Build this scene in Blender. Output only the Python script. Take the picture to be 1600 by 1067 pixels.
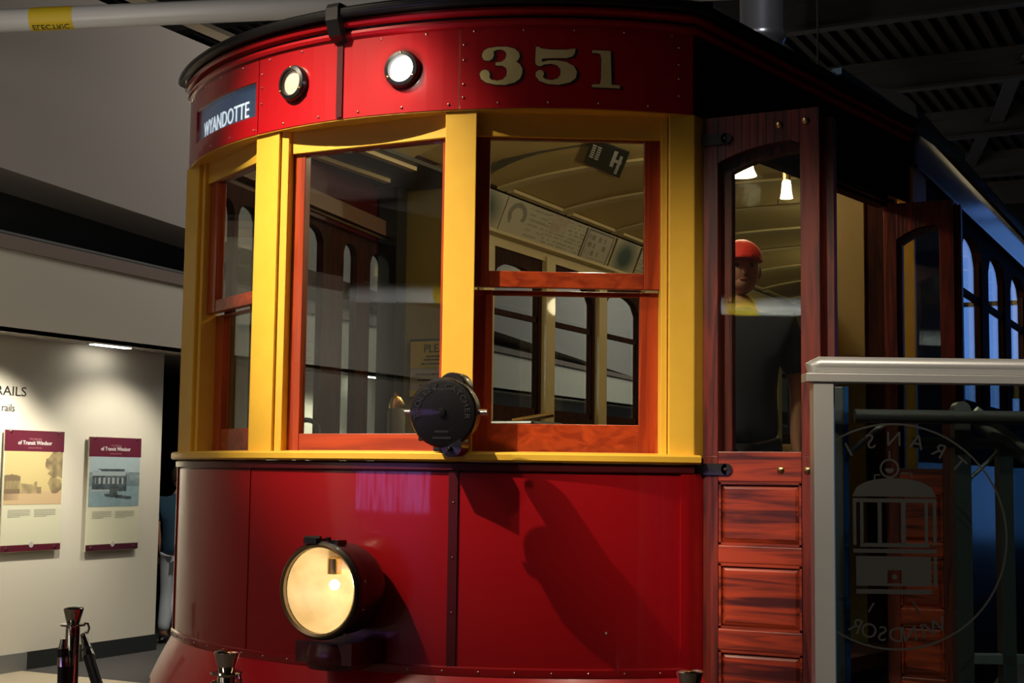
import bpy, bmesh, math, random
from mathutils import Vector, Matrix
random.seed(7)
C = bpy.context.scene.collection
for o in list(bpy.data.objects): bpy.data.objects.remove(o)
PI = math.pi
R_ = math.radians

# ------------------------------------------------------------ camera
cam_d = bpy.data.cameras.new('camera'); cam = bpy.data.objects.new('camera', cam_d); C.objects.link(cam)
yw, pt, rl = R_(27.256), R_(5.21), R_(.724)
F = Vector((-math.sin(yw)*math.cos(pt), math.cos(yw)*math.cos(pt), math.sin(pt)))
r0 = Vector((math.cos(yw), math.sin(yw), 0)); u0 = r0.cross(F)
Rv = r0*math.cos(rl)+u0*math.sin(rl); Uv = u0*math.cos(rl)-r0*math.sin(rl)
M = Matrix((Rv, Uv, -F)).transposed().to_4x4(); M.translation = Vector((2.767, -4.173, 1.602))
cam.matrix_world = M
cam_d.sensor_width = 36; cam_d.lens = 2241.5/1600*36; cam_d.clip_end = 200
bpy.context.scene.camera = cam

# ------------------------------------------------------------ world, lights, exposure
w = bpy.data.worlds.new('dusk'); bpy.context.scene.world = w; w.use_nodes = True
bg = w.node_tree.nodes['Background']; bg.inputs[0].default_value = (.13, .30, .85, 1); bg.inputs[1].default_value = 1.7
vs = bpy.context.scene.view_settings
vs.view_transform = 'Standard'; vs.look = 'None'; vs.gamma = 1; vs.use_curve_mapping = False; vs.exposure = 0.0

def light(name, typ, loc, aim, power, col=(1, .86, .66), size=.1, spot=None, blend=.5, size_y=None):
    d = bpy.data.lights.new(name, typ); d.energy = power; d.color = col
    if typ == 'AREA':
        d.size = size
        if size_y: d.shape = 'RECTANGLE'; d.size_y = size_y
    else: d.shadow_soft_size = size
    if typ == 'SPOT': d.spot_size = R_(spot); d.spot_blend = blend
    o = bpy.data.objects.new(name, d); C.objects.link(o); o.location = loc
    if aim: o.rotation_euler = (Vector(aim)-Vector(loc)).to_track_quat('-Z', 'Y').to_euler()
    return o
WARM = (1, .84, .62)
light('aimed_spot', 'SPOT', (-1.9, -3.6, 6.3), (.05, .1, 2.17), 3500, WARM, .035, 17.0, 1.0)
light('aimed_spot', 'SPOT', (.6, -4.7, 5.0), (1.22, .4, 1.78), 900, WARM, .08, 17, 1)  # added spot to brighten the right post and door
light('aimed_spot', 'SPOT', (-1.3, -4.4, 4.6), (-.15, .0, 1.05), 150, WARM, .3, 30, 1)
light('aimed_spot', 'SPOT', (3.2, -3.0, 5.5), (1.45, .4, 1.2), 230, WARM, .06, 26, .7)
light('hall_fill', 'AREA', (-2.5, -3, 6.6), (-2.5, 0, 0), 42, (1, .9, .76), 3)
light('aimed_spot', 'SPOT', (3.6, -3.4, 5.2), (2.2, -.05, 1.6), 260, (1, .94, .86), .08, 22, .8)  # added spot to brighten the railing
light('hall_fill', 'AREA', (-2.6, 7, 6.3), (-5.6, 8, 3.0), 85, (1, .92, .82), 3)  # added area fill for the upper left wall, no fixture
light('hall_fill', 'AREA', (-2.4, 15, 5.6), (-5.6, 16, 3.0), 150, (1, .92, .84), 3)  # added area fill for the far stretch of the left wall
light('hall_fill', 'AREA', (-3.5, .2, 2.7), (-5.5, 3.4, 2.8), 22, (1, .90, .72), .8)  # fill added out of view to brighten the fascia
for yy, e in ((3.75, 190), (5.2, 75), (8.0, 130), (10.5, 150), (14.0, 150), (18.0, 150)):
    light('wall_washer', 'SPOT', (-4.95, yy, 2.60), (-5.9, yy-.1, 1.0), e, (1, .93, .78), .05, 96, .6)
light('pipe_fill', 'AREA', (-2.8, -6.6, 1.9), (-2.8, -8, 3.3), 260, (1, .97, .92), 3.5, size_y=.4)  # fill added so the pipe shows brighter in the glass
light('aimed_spot', 'SPOT', (1.6, .6, 6.2), (.11, 4.35, 4.7), 160, (.9, .92, 1), .06, 16, .8)  # added spot so the duct comes out bright
light('high_fill', 'AREA', (-3.3, 1.2, 4.35), (-4.4, 3.2, 4.8), 6, (1, .93, .85), .6)  # unseen fill added for the overhead pipe and beam

# ------------------------------------------------------------ materials
MATS = {}
def mat(name, col, rough=.5, metal=0, coat=0, emit=None, es=1, grain=None, noise=None, bump=0, bscale=40, spec=.5, coat_rough=.04):
    m = bpy.data.materials.new(name); m.use_nodes = True; nt = m.node_tree; p = nt.nodes['Principled BSDF']
    p.inputs['Base Color'].default_value = (*col, 1); p.inputs['Roughness'].default_value = rough
    p.inputs['Metallic'].default_value = metal; p.inputs['Coat Weight'].default_value = coat
    p.inputs['Coat Roughness'].default_value = coat_rough; p.inputs['Specular IOR Level'].default_value = spec
    if emit: p.inputs['Emission Color'].default_value = (*emit, 1); p.inputs['Emission Strength'].default_value = es
    tc = nt.nodes.new('ShaderNodeTexCoord')
    if grain:   # (dark colour, axis stretched along, scale)
        dark, axis, sc = grain
        mp = nt.nodes.new('ShaderNodeMapping'); s = [sc, sc, sc]; s[axis] = sc*.07
        mp.inputs['Scale'].default_value = s
        n = nt.nodes.new('ShaderNodeTexNoise'); n.inputs['Scale'].default_value = 1; n.inputs['Detail'].default_value = 5; n.inputs['Distortion'].default_value = 1.2
        rp = nt.nodes.new('ShaderNodeValToRGB'); rp.color_ramp.elements[0].position = .36; rp.color_ramp.elements[1].position = .62
        rp.color_ramp.elements[0].color = (*dark, 1); rp.color_ramp.elements[1].color = (*col, 1)
        nt.links.new(tc.outputs['Object'], mp.inputs[0]); nt.links.new(mp.outputs[0], n.inputs[0])
        nt.links.new(n.outputs[0], rp.inputs[0]); nt.links.new(rp.outputs[0], p.inputs['Base Color'])
        b = nt.nodes.new('ShaderNodeBump'); b.inputs['Strength'].default_value = bump or .08; b.inputs['Distance'].default_value = .002
        nt.links.new(n.outputs[0], b.inputs['Height']); nt.links.new(b.outputs[0], p.inputs['Normal'])
    elif noise or bump:
        n = nt.nodes.new('ShaderNodeTexNoise'); n.inputs['Scale'].default_value = bscale; n.inputs['Detail'].default_value = 4
        nt.links.new(tc.outputs['Object'], n.inputs[0])
        if noise:
            rp = nt.nodes.new('ShaderNodeValToRGB'); rp.color_ramp.elements[0].position = .3; rp.color_ramp.elements[1].position = .7
            rp.color_ramp.elements[0].color = (*noise, 1); rp.color_ramp.elements[1].color = (*col, 1)
            nt.links.new(n.outputs[0], rp.inputs[0]); nt.links.new(rp.outputs[0], p.inputs['Base Color'])
        if bump:
            b = nt.nodes.new('ShaderNodeBump'); b.inputs['Strength'].default_value = bump; b.inputs['Distance'].default_value = .003
            nt.links.new(n.outputs[0], b.inputs['Height']); nt.links.new(b.outputs[0], p.inputs['Normal'])
    MATS[name] = m; return m
def glass(name, tint=(.93, .96, .94), ior=1.5):
    m = bpy.data.materials.new(name); m.use_nodes = True; nt = m.node_tree; nt.nodes.clear()
    out = nt.nodes.new('ShaderNodeOutputMaterial'); mx = nt.nodes.new('ShaderNodeMixShader')
    t = nt.nodes.new('ShaderNodeBsdfTransparent'); t.inputs[0].default_value = (*tint, 1)
    g = nt.nodes.new('ShaderNodeBsdfGlossy'); g.inputs['Roughness'].default_value = .01
    f = nt.nodes.new('ShaderNodeFresnel'); ge = nt.nodes.new('ShaderNodeNewGeometry')
    mr = nt.nodes.new('ShaderNodeMapRange'); mr.inputs['To Min'].default_value = ior; mr.inputs['To Max'].default_value = 1/ior   # same reflectance on both faces of a pane
    nt.links.new(ge.outputs['Backfacing'], mr.inputs['Value']); nt.links.new(mr.outputs[0], f.inputs[0])
    nt.links.new(f.outputs[0], mx.inputs[0]); nt.links.new(t.outputs[0], mx.inputs[1]); nt.links.new(g.outputs[0], mx.inputs[2])
    nt.links.new(mx.outputs[0], out.inputs[0]); MATS[name] = m; return m
red = mat('red_gloss_paint', (.50, .004, .010), .32, coat=1, bump=.02, bscale=9)
dashred = mat('dash_red_paint', (.31, .003, .007), .3, coat=.75, bump=.02, bscale=6)
skirtred = mat('skirt_red_paint', (.60, .004, .014), .3, coat=.6)
maroon = mat('shaded_red_paint', (.07, .006, .010), .3, coat=.45, coat_rough=.15)
yellow = mat('yellow_paint', (.88, .53, .055), .42, coat=.15, noise=(.84, .49, .048), bscale=14, bump=.03)
sashw = mat('sash_wood', (.42, .055, .010), .33, coat=.5, grain=((.24, .026, .006), 2, 26))
sashh = mat('sash_wood_rail', (.42, .055, .010), .33, coat=.5, grain=((.24, .026, .006), 0, 26))
doorw = mat('door_wood', (.20, .022, .010), .4, coat=.12, coat_rough=.2, grain=((.045, .006, .006), 2, 34), bump=.15)
doorh = mat('door_wood_panel', (.42, .048, .014), .4, coat=.15, coat_rough=.2, grain=((.07, .008, .006), 0, 30), bump=.15)
darkw = mat('dark_stained_wood', (.050, .015, .010), .75, spec=.15, grain=((.018, .006, .005), 2, 30))
boardw = mat('varnished_letterboard', (.045, .010, .012), .5, coat=.6, coat_rough=.14, spec=.3, grain=((.012, .004, .005), 1, 26), bump=1.0)
black = mat('black_paint', (.010, .010, .011), .35, coat=.4)
iron = mat('black_iron', (.016, .016, .018), .38, metal=.3, coat=.3, bump=.15, bscale=120)
rope_m = mat('black_rope', (.008, .008, .010), .45, bump=.3, bscale=200)
cream = mat('cream_paint', (.62, .50, .26), .5, coat=.2)
creamd = mat('cream_ceiling', (.55, .40, .15), .5)
olive = mat('olive_cream_paint', (.30, .24, .07), .5)
chrome = mat('polished_steel', (.62, .58, .52), .09, metal=1)
brass = mat('brass', (.75, .52, .22), .25, metal=1)
steel = mat('screw_steel', (.75, .68, .62), .25, metal=1)
alum = mat('aluminium', (.60, .585, .54), .38, metal=.35)
alumd = mat('dull_aluminium', (.24, .24, .225), .4, metal=.4)
paleyellow = mat('gold_leaf', (.95, .80, .34), .4, noise=(.88, .72, .28), bscale=22)
roofm = mat('roof_canvas', (.020, .026, .034), .45, coat=.3)
bluelit = mat('blue_lit_roof_edge', (.20, .42, .72), .4, coat=.4)  # blue light on the roof edge put into the base colour
pane_m = glass('window_glass'); panel_glass = glass('railing_glass', (.55, .62, .62), 1.5)
wallm = mat('cream_wall', (.60, .56, .46), .8, bump=.05, bscale=60)
upper = mat('grey_upper_wall', (.36, .33, .30), .85, bump=.05, bscale=30)
darkrec = mat('dark_recess', (.020, .022, .020), .8)
ledge = mat('brown_grey_ledge', (.22, .17, .14), .7)
carpet = mat('dark_carpet', (.05, .045, .043), .95, bump=.5, bscale=300)
tile = mat('beige_floor', (.42, .36, .26), .5, noise=(.38, .32, .22), bscale=6)
basem = mat('black_baseboard', (.016, .018, .015), .5)
deckm = mat('dark_roof_deck', (.045, .045, .046), .7)
beamm = mat('grey_beam', (.11, .11, .108), .6)
beige = mat('beige_steel', (.45, .38, .28), .6)
pipem = mat('white_pipe', (.62, .62, .62), .35)
labely = mat('yellow_pipe_label', (.72, .52, .02), .5)
ink = mat('black_ink', (.012, .012, .012), .6)
glow = mat('warm_lamp_glass', (1, .9, .7), .4, emit=(1, .80, .48), es=9)
glowm = mat('lit_marker_lens', (1, 1, 1), .3, emit=(1, .95, .86), es=7)
dimlens = mat('dim_marker_lens', (.75, .66, .52), .35, noise=(.55, .45, .34), bscale=25, emit=(1, .78, .55), es=.28)
strip = mat('light_strip', (1, 1, 1), .4, emit=(1, .96, .86), es=12)
dish = mat('reflector_dish', (.80, .66, .44), .38, noise=(.62, .48, .28), bscale=12)
bulbm = mat('bulb', (1, .9, .7), .3, emit=(1, .83, .55), es=25)
bluey = mat('blue_lining', (.03, .12, .35), .3, coat=.5)

# ------------------------------------------------------------ mesh helpers
class MB:
    def __init__(s): s.v = []; s.f = []; s.sm = False
    def add(s, vs, fs):
        n = len(s.v); s.v += [tuple(v) for v in vs]; s.f += [tuple(i+n for i in f) for f in fs]; return s
    def box(s, x0, x1, y0, y1, z0, z1):
        return s.prism([(x0, y0), (x1, y0), (x1, y1), (x0, y1)], z0, z1)
    def prism(s, pts, z0, z1):
        n = len(pts); z0 = z0 if hasattr(z0, '__len__') else [z0]*n; z1 = z1 if hasattr(z1, '__len__') else [z1]*n
        vs = [(p[0], p[1], z0[i]) for i, p in enumerate(pts)]+[(p[0], p[1], z1[i]) for i, p in enumerate(pts)]
        fs = [tuple(range(n))[::-1], tuple(range(n, 2*n))]+[(i, (i+1) % n, n+(i+1) % n, n+i) for i in range(n)]
        return s.add(vs, fs)
    def hexa(s, a, b):   # a, b: matching quads
        return s.add(list(a)+list(b), [(3, 2, 1, 0), (4, 5, 6, 7)]+[(i, (i+1) % 4, 4+(i+1) % 4, 4+i) for i in range(4)])
    def fbox(s, p, q, s0, s1, z0, z1, d0, d1):    # box on the wall line p->q; d measured inward (left of p->q)
        p = Vector(p); q = Vector(q); t = (q-p).normalized(); n = Vector((-t.y, t.x))
        pts = [p+t*s0+n*d0, p+t*s1+n*d0, p+t*s1+n*d1, p+t*s0+n*d1]
        return s.prism(pts, z0, z1)
    def band(s, path, prof, closed=False):    # profile of (offset outward, z) swept along a plan path
        n = len(path); P = [Vector(p) for p in path]; rows = []
        for i in range(n):
            a = P[i]-P[i-1] if i or closed else P[1]-P[0]; b = P[(i+1) % n]-P[i] if i < n-1 or closed else P[i]-P[i-1]
            a.normalize(); b.normalize(); na = Vector((a.y, -a.x)); nb = Vector((b.y, -b.x)); m = (na+nb).normalized(); m /= max(.4, m.dot(nb))
            rows.append([(P[i].x+m.x*o, P[i].y+m.y*o, z) for o, z in prof])
        k = len(prof); vs = [v for r in rows for v in r]; fs = []
        for i in range(n if closed else n-1):
            j = (i+1) % n
            for c in range(k): d = (c+1) % k; fs.append((i*k+c, j*k+c, j*k+d, i*k+d))
        if not closed: fs += [tuple(range(k)), tuple((n-1)*k+c for c in range(k))[::-1]]
        return s.add(vs, fs)
    def tube(s, pts, r, n=10, r1=None, cap=True):
        P = [Vector(p) for p in pts]; k = len(P); vs = []; up = None
        for i in range(k):
            t = (P[min(i+1, k-1)]-P[max(i-1, 0)]).normalized()
            if up is None: up = Vector((0, 0, 1)) if abs(t.z) < .9 else Vector((1, 0, 0))
            a = t.cross(up).normalized(); b = a.cross(t).normalized(); up = b
            rr = r if r1 is None else r+(r1-r)*i/(k-1)
            vs += [P[i]+a*rr*math.cos(2*PI*j/n)+b*rr*math.sin(2*PI*j/n) for j in range(n)]
        fs = [(i*n+j, i*n+(j+1) % n, (i+1)*n+(j+1) % n, (i+1)*n+j) for i in range(k-1) for j in range(n)]
        if cap: fs += [tuple(range(n))[::-1], tuple((k-1)*n+j for j in range(n))]
        return s.add(vs, fs)
    def lathe(s, prof, loc, axis=(0, 0, 1), n=28):   # profile of (radius, height along axis)
        ax = Vector(axis).normalized(); a = ax.orthogonal().normalized(); b = ax.cross(a); L = Vector(loc); vs = []
        for r, h in prof: vs += [L+ax*h+(a*math.cos(2*PI*j/n)+b*math.sin(2*PI*j/n))*max(r, 1e-4) for j in range(n)]
        k = len(prof); fs = [(i*n+j, i*n+(j+1) % n, (i+1)*n+(j+1) % n, (i+1)*n+j) for i in range(k-1) for j in range(n)]
        return s.add(vs, fs)
    def ball(s, loc, r, n=12, sc=(1, 1, 1)):
        L = Vector(loc); vs = []; m = max(5, n//2)
        for i in range(m+1):
            th = PI*i/m
            for j in range(n): vs.append((L.x+r*sc[0]*math.sin(th)*math.cos(2*PI*j/n), L.y+r*sc[1]*math.sin(th)*math.sin(2*PI*j/n), L.z+r*sc[2]*math.cos(th)))
        return s.add(vs, [(i*n+j, (i+1)*n+j, (i+1)*n+(j+1) % n, i*n+(j+1) % n) for i in range(m) for j in range(n)])
    def build(s, name, m, parent=None, smooth=False, bevel=0, loc=None):
        me = bpy.data.meshes.new(name); me.from_pydata([tuple(v) for v in s.v], [], s.f)
        bm = bmesh.new(); bm.from_mesh(me); bmesh.ops.recalc_face_normals(bm, faces=bm.faces); bm.to_mesh(me); bm.free()
        if smooth:
            for p in me.polygons: p.use_smooth = True
            me.set_sharp_from_angle(angle=R_(38))
        o = bpy.data.objects.new(name, me); C.objects.link(o); me.materials.append(m)
        if parent: o.parent = parent
        if loc: o.location = loc
        if bevel:
            b = o.modifiers.new('bevel', 'BEVEL'); b.width = bevel; b.segments = 2; b.limit_method = 'ANGLE'; b.angle_limit = R_(50)
        return o
def empty(name, loc=(0, 0, 0), rz=0, parent=None):
    o = bpy.data.objects.new(name, None); C.objects.link(o); o.location = loc; o.rotation_euler = (0, 0, rz); o.empty_display_size = .1
    if parent: o.parent = parent
    return o
def tag(o, label=None, cat=None, group=None, kind=None):
    if label: o['label'] = label
    if cat: o['category'] = cat
    if group: o['group'] = group
    if kind: o['kind'] = kind
    return o
def struct(o, label=None): o['kind'] = 'structure'; return tag(o, label)
def text_mesh(s, size, extrude=.001, align='CENTER', mirror=False):
    cu = bpy.data.curves.new('t', 'FONT'); cu.body = s; cu.size = size; cu.extrude = extrude; cu.align_x = align; cu.resolution_u = 3
    o = bpy.data.objects.new('t', cu); C.objects.link(o); bpy.context.view_layer.update()
    me = bpy.data.meshes.new_from_object(o.evaluated_get(bpy.context.evaluated_depsgraph_get()))
    bpy.data.objects.remove(o); bpy.data.curves.remove(cu)
    V = [tuple(v.co) for v in me.vertices]; Fs = [tuple(p.vertices) for p in me.polygons]; bpy.data.meshes.remove(me)
    if mirror: V = [(-a, b, c) for a, b, c in V]
    return V, Fs
def put_text(mb, s, size, fn, **k):   # fn maps (x, y, z) of flat text to the world
    V, Fs = text_mesh(s, size, **k); mb.add([fn(*v) for v in V], Fs)
def arched(mb, P, s0, s1, z0, z1, openings, th):
    """wall strip from s0 to s1, z0 to z1, with arched openings (a, b, zbottom, zspring, ztop); P(s, d) gives the plan point"""
    def cell(a, b, za0, zb0, za1, zb1):
        q = lambda s, d, z: (*P(s, d), z)
        mb.hexa([q(a, 0, za0), q(b, 0, zb0), q(b, 0, zb1), q(a, 0, za1)], [q(a, th, za0), q(b, th, zb0), q(b, th, zb1), q(a, th, za1)])
    c = s0
    for a, b, zb, zs, zt, *hf in openings:
        if a > c: cell(c, a, z0, z0, z1, z1)
        if zb > z0: cell(a, b, z0, z0, zb, zb)
        N = 10
        for i in range(N):
            u0_, u1_ = i/N, (i+1)/N; h = (lambda u: zs+(zt-zs)*(1-(1-u)**2.4)-(.012 if u > .93 else 0)) if hf else (lambda u: zs+(zt-zs)*math.sqrt(max(0, 1-(2*u-1)**2)))
            cell(a+(b-a)*u0_, a+(b-a)*u1_, h(u0_), h(u1_), z1, z1)
        c = b
    if c < s1: cell(c, s1, z0, z0, z1, z1)
    return mb
def colour_grid(name, nx, ny, fn, place, parent, rough=.5):
    """flat print: a fine grid whose vertex colours hold the printed picture"""
    me = bpy.data.meshes.new(name); vs = [place(i/nx, j/ny) for j in range(ny+1) for i in range(nx+1)]
    fs = [(j*(nx+1)+i, j*(nx+1)+i+1, (j+1)*(nx+1)+i+1, (j+1)*(nx+1)+i) for j in range(ny) for i in range(nx)]
    me.from_pydata(vs, [], fs); ca = me.color_attributes.new('print', 'FLOAT_COLOR', 'POINT')
    for j in range(ny+1):
        for i in range(nx+1): ca.data[j*(nx+1)+i].color = (*fn(i/nx, j/ny), 1)
    m = bpy.data.materials.new(name+'_print'); m.use_nodes = True; nt = m.node_tree
    a = nt.nodes.new('ShaderNodeAttribute'); a.attribute_name = 'print'; p = nt.nodes['Principled BSDF']; p.inputs['Roughness'].default_value = rough
    nt.links.new(a.outputs['Color'], p.inputs['Base Color']); me.materials.append(m)
    o = bpy.data.objects.new(name, me); C.objects.link(o); o.parent = parent; return o

# ------------------------------------------------------------ the hall
mb = MB(); mb.box(-14, 12, -16, 4.28, -.1, 0); struct(mb.build('floor', tile), 'pale beige floor')
mb = MB(); mb.box(-14, 12, 4.28, 34, -.1, .002); struct(mb.build('floor_carpet', carpet), 'dark carpet by the wall')
mb = MB(); mb.box(-6.05, -5.9, -14, 5.83, 0, 2.75); mb.box(-6.05, -5.9, 7.05, 26, 0, 2.75)
wl = struct(mb.build('wall_left', wallm), 'cream wall lit from above')
mb = MB(); mb.box(-5.9, -5.885, 4.32, 5.83, .0, .14); mb.box(-5.9, -5.885, 7.05, 26, 0, .14); mb.box(-6.05, -5.885, 5.83, 5.84, 0, .14)
struct(mb.build('baseboard_left', basem), 'black baseboard')
mb = MB(); mb.box(-5.9, -5.88, -14, 4.32, 0, .14); struct(mb.build('baseboard_left_grey', alumd), 'grey baseboard')
mb = MB(); mb.box(-8.2, -8.0, 3, 12, 0, 2.75); mb.box(-8.0, -6.05, 9.5, 9.6, 0, 2.75); mb.box(-8, -6.05, 3, 3.1, 0, 2.75); struct(mb.build('wall_passage', darkrec), 'dark passage behind the opening')
mb = MB(); mb.box(-8.2, -5.5, -14, 26, 2.62, 2.64); struct(mb.build('ceiling_soffit', upper), 'low soffit above the wall')
# bulkhead: fascia, ledge, dark recess, upper wall
def slab(X0, X1, zb, zt, m, name, label):
    mb = MB(); a, b = -14, 26
    mb.prism([(X0, a), (X1, a), (X1, b), (X0, b)], [zb(a), zb(a), zb(b), zb(b)], [zt(a), zt(a), zt(b), zt(b)])
    return struct(mb.build(name, m), label)
zt1 = lambda y: 3.225-.018*(y-3.45); zt2 = lambda y: 3.33-.022*(y-3.45); zt3 = lambda y: 3.83-.062*(y-3.45)
slab(-5.62, -5.5, lambda y: 2.62, zt1, wallm, 'wall_fascia', 'cream fascia above the soffit')
slab(-5.62, -5.47, zt1, zt2, ledge, 'trim_1', 'brown grey ledge along the fascia')
slab(-6.2, -6.1, zt2, zt3, darkrec, 'wall_recess', 'dark recessed band'); slab(-6.1, -5.5, lambda y: zt2(y)-.02, lambda y: zt2(y)-.005, darkrec, 'trim_2', 'floor of the dark recess')
mb = MB(); mb.tube([(-5.75, -14, zt2(-14)+.07), (-5.75, 26, zt2(26)+.07)], .022, 8); struct(mb.build('trim_3', beamm), 'thin rail in the dark recess')
slab(-6.2, -5.5, zt3, lambda y: 5.4, upper, 'wall_upper', 'grey upper wall')
mb = MB(); mb.box(-14, 12, 24, 24.2, 0, 7.5)
back = MB(); back.box(-14, 1.2, 24, 24.2, 0, 7.4); struct(back.build('wall_back', darkrec))
# glazed end wall behind the streetcar
wf = MB()
for i in range(7): x = 1.2+i*1.45; wf.box(x-.05, x+.05, 23.95, 24.1, 0, 7.2)
for z in (.45, 1.9, 3.4, 4.9, 6.5): wf.box(1.2, 12, 23.95, 24.1, z-.04, z+.04)
wf.box(1.2, 12, 23.95, 24.1, 0, .45)
win = struct(wf.build('window_1', alumd), 'tall glazed end wall')
mb = MB(); mb.box(5.0, 12, 23.9, 24.2, 3.44, 7.4); mb.box(6.0, 12, 23.9, 24.2, 0, 3.44); mb.box(1.2, 4.2, 23.9, 24.2, 3.1, 3.75); struct(mb.build('wall_back_mask', darkrec))  # opaque blocks added to limit the blue mirrored in the car side
for i in range(6):
    for k, (z0, z1) in enumerate(((.49, 1.86), (1.94, 3.36), (3.44, 4.86), (4.94, 6.46))):
        x = 1.25+i*1.45; MB().box(x, x+1.35, 24.0, 24.01, z0, z1).build('pane', pane_m, win)
mb = MB(); mb.box(12, 12.2, -16, 24.2, 0, 7.5); struct(mb.build('wall_right', deckm))
mb = MB(); mb.box(-14, 12, -16.2, -16, 0, 7.5); struct(mb.build('wall_front', deckm))
mb = MB(); mb.box(-14.2, -14, -16, 24, 0, 7.5); struct(mb.build('wall_far_left', deckm))
# corrugated roof deck and its beams
mb = MB(); mb.box(-14, 12, -16, 24.2, 7.12, 7.2); ceil = struct(mb.build('ceiling', deckm), 'dark corrugated roof deck')
mb = MB()
for i in range(92):
    x = -9+i*.2
    mb.prism([(x, 5), (x+.09, 5), (x+.09, 24), (x, 24)], 7.04, 7.12)
o = mb.build('deck_rib', deckm, ceil); o['kind'] = 'stuff'
for y in (8.4, 11.4, 14.4, 17.4, 20.4, 23.0, 5.4, 2.4):
    b = MB(); b.box(-10, 11, y, y+.16, 6.92, 7.04); b.box(-10, 11, y+.05, y+.11, 6.66, 6.92); b.box(-10, 11, y, y+.16, 6.62, 6.66)
    b.build('beam', beamm, ceil)
for p, q in (((.35, 14.3, 6.8), (-.45, 17.6, 6.8)), ((-.5, 17.4, 6.8), (-1.35, 20.6, 6.8)), ((1.4, 11.2, 6.8), (.4, 14.5, 6.8))):
    b = MB(); p = Vector(p); q = Vector(q); n = Vector((.09, .02, 0))
    b.hexa([p-n, p+n, q+n, q-n], [v+Vector((0, 0, .05)) for v in (p-n, p+n, q+n, q-n)]); b.build('brace', beamm, ceil)
b = MB(); b.box(-1.9, -1.35, 9.2, 9.7, 3.2, 7.0); struct(b.build('trim_4', deckm), 'dark column behind the roof')
# pipes and steel overhead
def pipe(name, a, b, r, labels, label, txt, up):
    t = empty(name, a); a = Vector(a); b = Vector(b); d = (b-a); L = d.length; e = d.normalized()
    MB().tube([Vector(), d], r, 24).build('pipe_wall', pipem, t, smooth=True)
    for s0, s1 in labels:
        MB().tube([e*s0, e*s1], r*1.02, 24).build('label_band', labely, t, smooth=True)
        m = MB(); side = up.normalized()
        put_text(m, txt, r*.75, lambda x, y, z: e*((s0+s1)/2+x)+side*(r*1.03*math.cos(y/r)+z)+side.cross(e).normalized()*(-r*1.03*math.sin(y/r)), extrude=.002)
        m.build('lettering', ink, t)
    return tag(t, label, 'pipe')
pipe('overhead_pipe', (-5.44, 2.58, 4.655), (5.0, 7.864, 5.315), .080, [(.83, 1.13)], 'pale pipe with a yellow band crossing above the grey wall', 'ELECTRIC', Vector((.3, -.6, -.75)))
pipe('overhead_pipe', (-5.4, -8, 3.42), (3.5, -8, 2.98), .10, [(1.0, 1.6), (3.75, 4.05)], 'long white pipe mirrored in the windscreen glass', 'ELECTRIC', Vector((0, 1, 0)))
b = MB(); b.box(-8.0, -4.55, 1.2, 1.7, 4.62, 4.95); o = b.build('ceiling_beam', beige); o.location = (0, 0, 0); tag(o, 'beige steel beam in the top left corner, above the pipe', 'beam')
b = MB(); p, q = Vector((-4.35, 3.3, 5.0)), Vector((-3.55, 3.95, 4.62)); b.tube([p+(p-q)*.8, q+(q-p)*.5], .045, 4); tag(b.build('roof_brace', beige), 'slanting beige steel brace passing above the pipe', 'brace')
b = MB(); b.tube([(-2.7, 4.5, 4.2), (-2.55, 4.6, 6.6)], .05, 8); tag(b.build('hanger_rod', beige), 'upright beige rod rising behind the red roof edge', 'rod')
b = MB(); b.lathe([(.13, 3.55), (.135, 3.56), (.135, 4.3), (.15, 4.32), (.15, 4.36), (.135, 4.38), (.135, 6.9)], (.11, 4.35, 0), n=32); tag(b.build('vent_duct', mat('galvanised_duct', (.62, .62, .66), .28, metal=.85), smooth=True), 'shiny round metal duct rising above the streetcar roof', 'duct')
b = MB(); b.tube([(-.2, 6.2, 4.62), (.10, 6.35, 4.62)], .012, 6); b.tube([(-.2, 6.2, 4.62), (-.3, 6.15, 3.9)], .012, 6); b.tube([(.1, 6.35, 4.62), (.1, 6.35, 4.35)], .012, 6); b.tube([(-.05, 6.27, 4.62), (-.05, 6.27, 7.0)], .008, 6)
tag(b.build('hanging_rack', beamm), 'thin grey pipe frame hanging in the dark above the roof', 'frame')
b = MB(); b.tube([(.02, 5.0, 3.4), (.02, 5.0, 7.0)], .006, 6); tag(b.build('hanging_wire', beamm), 'thin upright wire rising from the streetcar roof', 'wire')

# light strips in the soffit
def strip_light(y, label):
    t = empty('soffit_light', (-5.72, y, 2.62)); MB().box(-.035, .035, -.21, .21, -.012, 0).build('diffuser', strip, t); MB().box(-.05, .05, -.23, .23, -.006, .0).build('frame', alumd, t)
    return tag(t, label, 'light')
strip_light(4.95, 'slim bright light in the soffit above the second poster'); strip_light(8.9, 'slim bright light in the soffit seen through the windscreen')

# writing on the wall
m = MB(); put_text(m, 'RAILS', .105, lambda x, y, z: (-5.897+z, 4.215+x*1.25, 2.155+y), align='RIGHT'); m.build('wall_lettering', ink, wl)
m = MB(); put_text(m, 'w rails', .085, lambda x, y, z: (-5.897+z, 4.10+x, 2.03+y), align='RIGHT'); m.build('wall_lettering', ink, wl)

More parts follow.
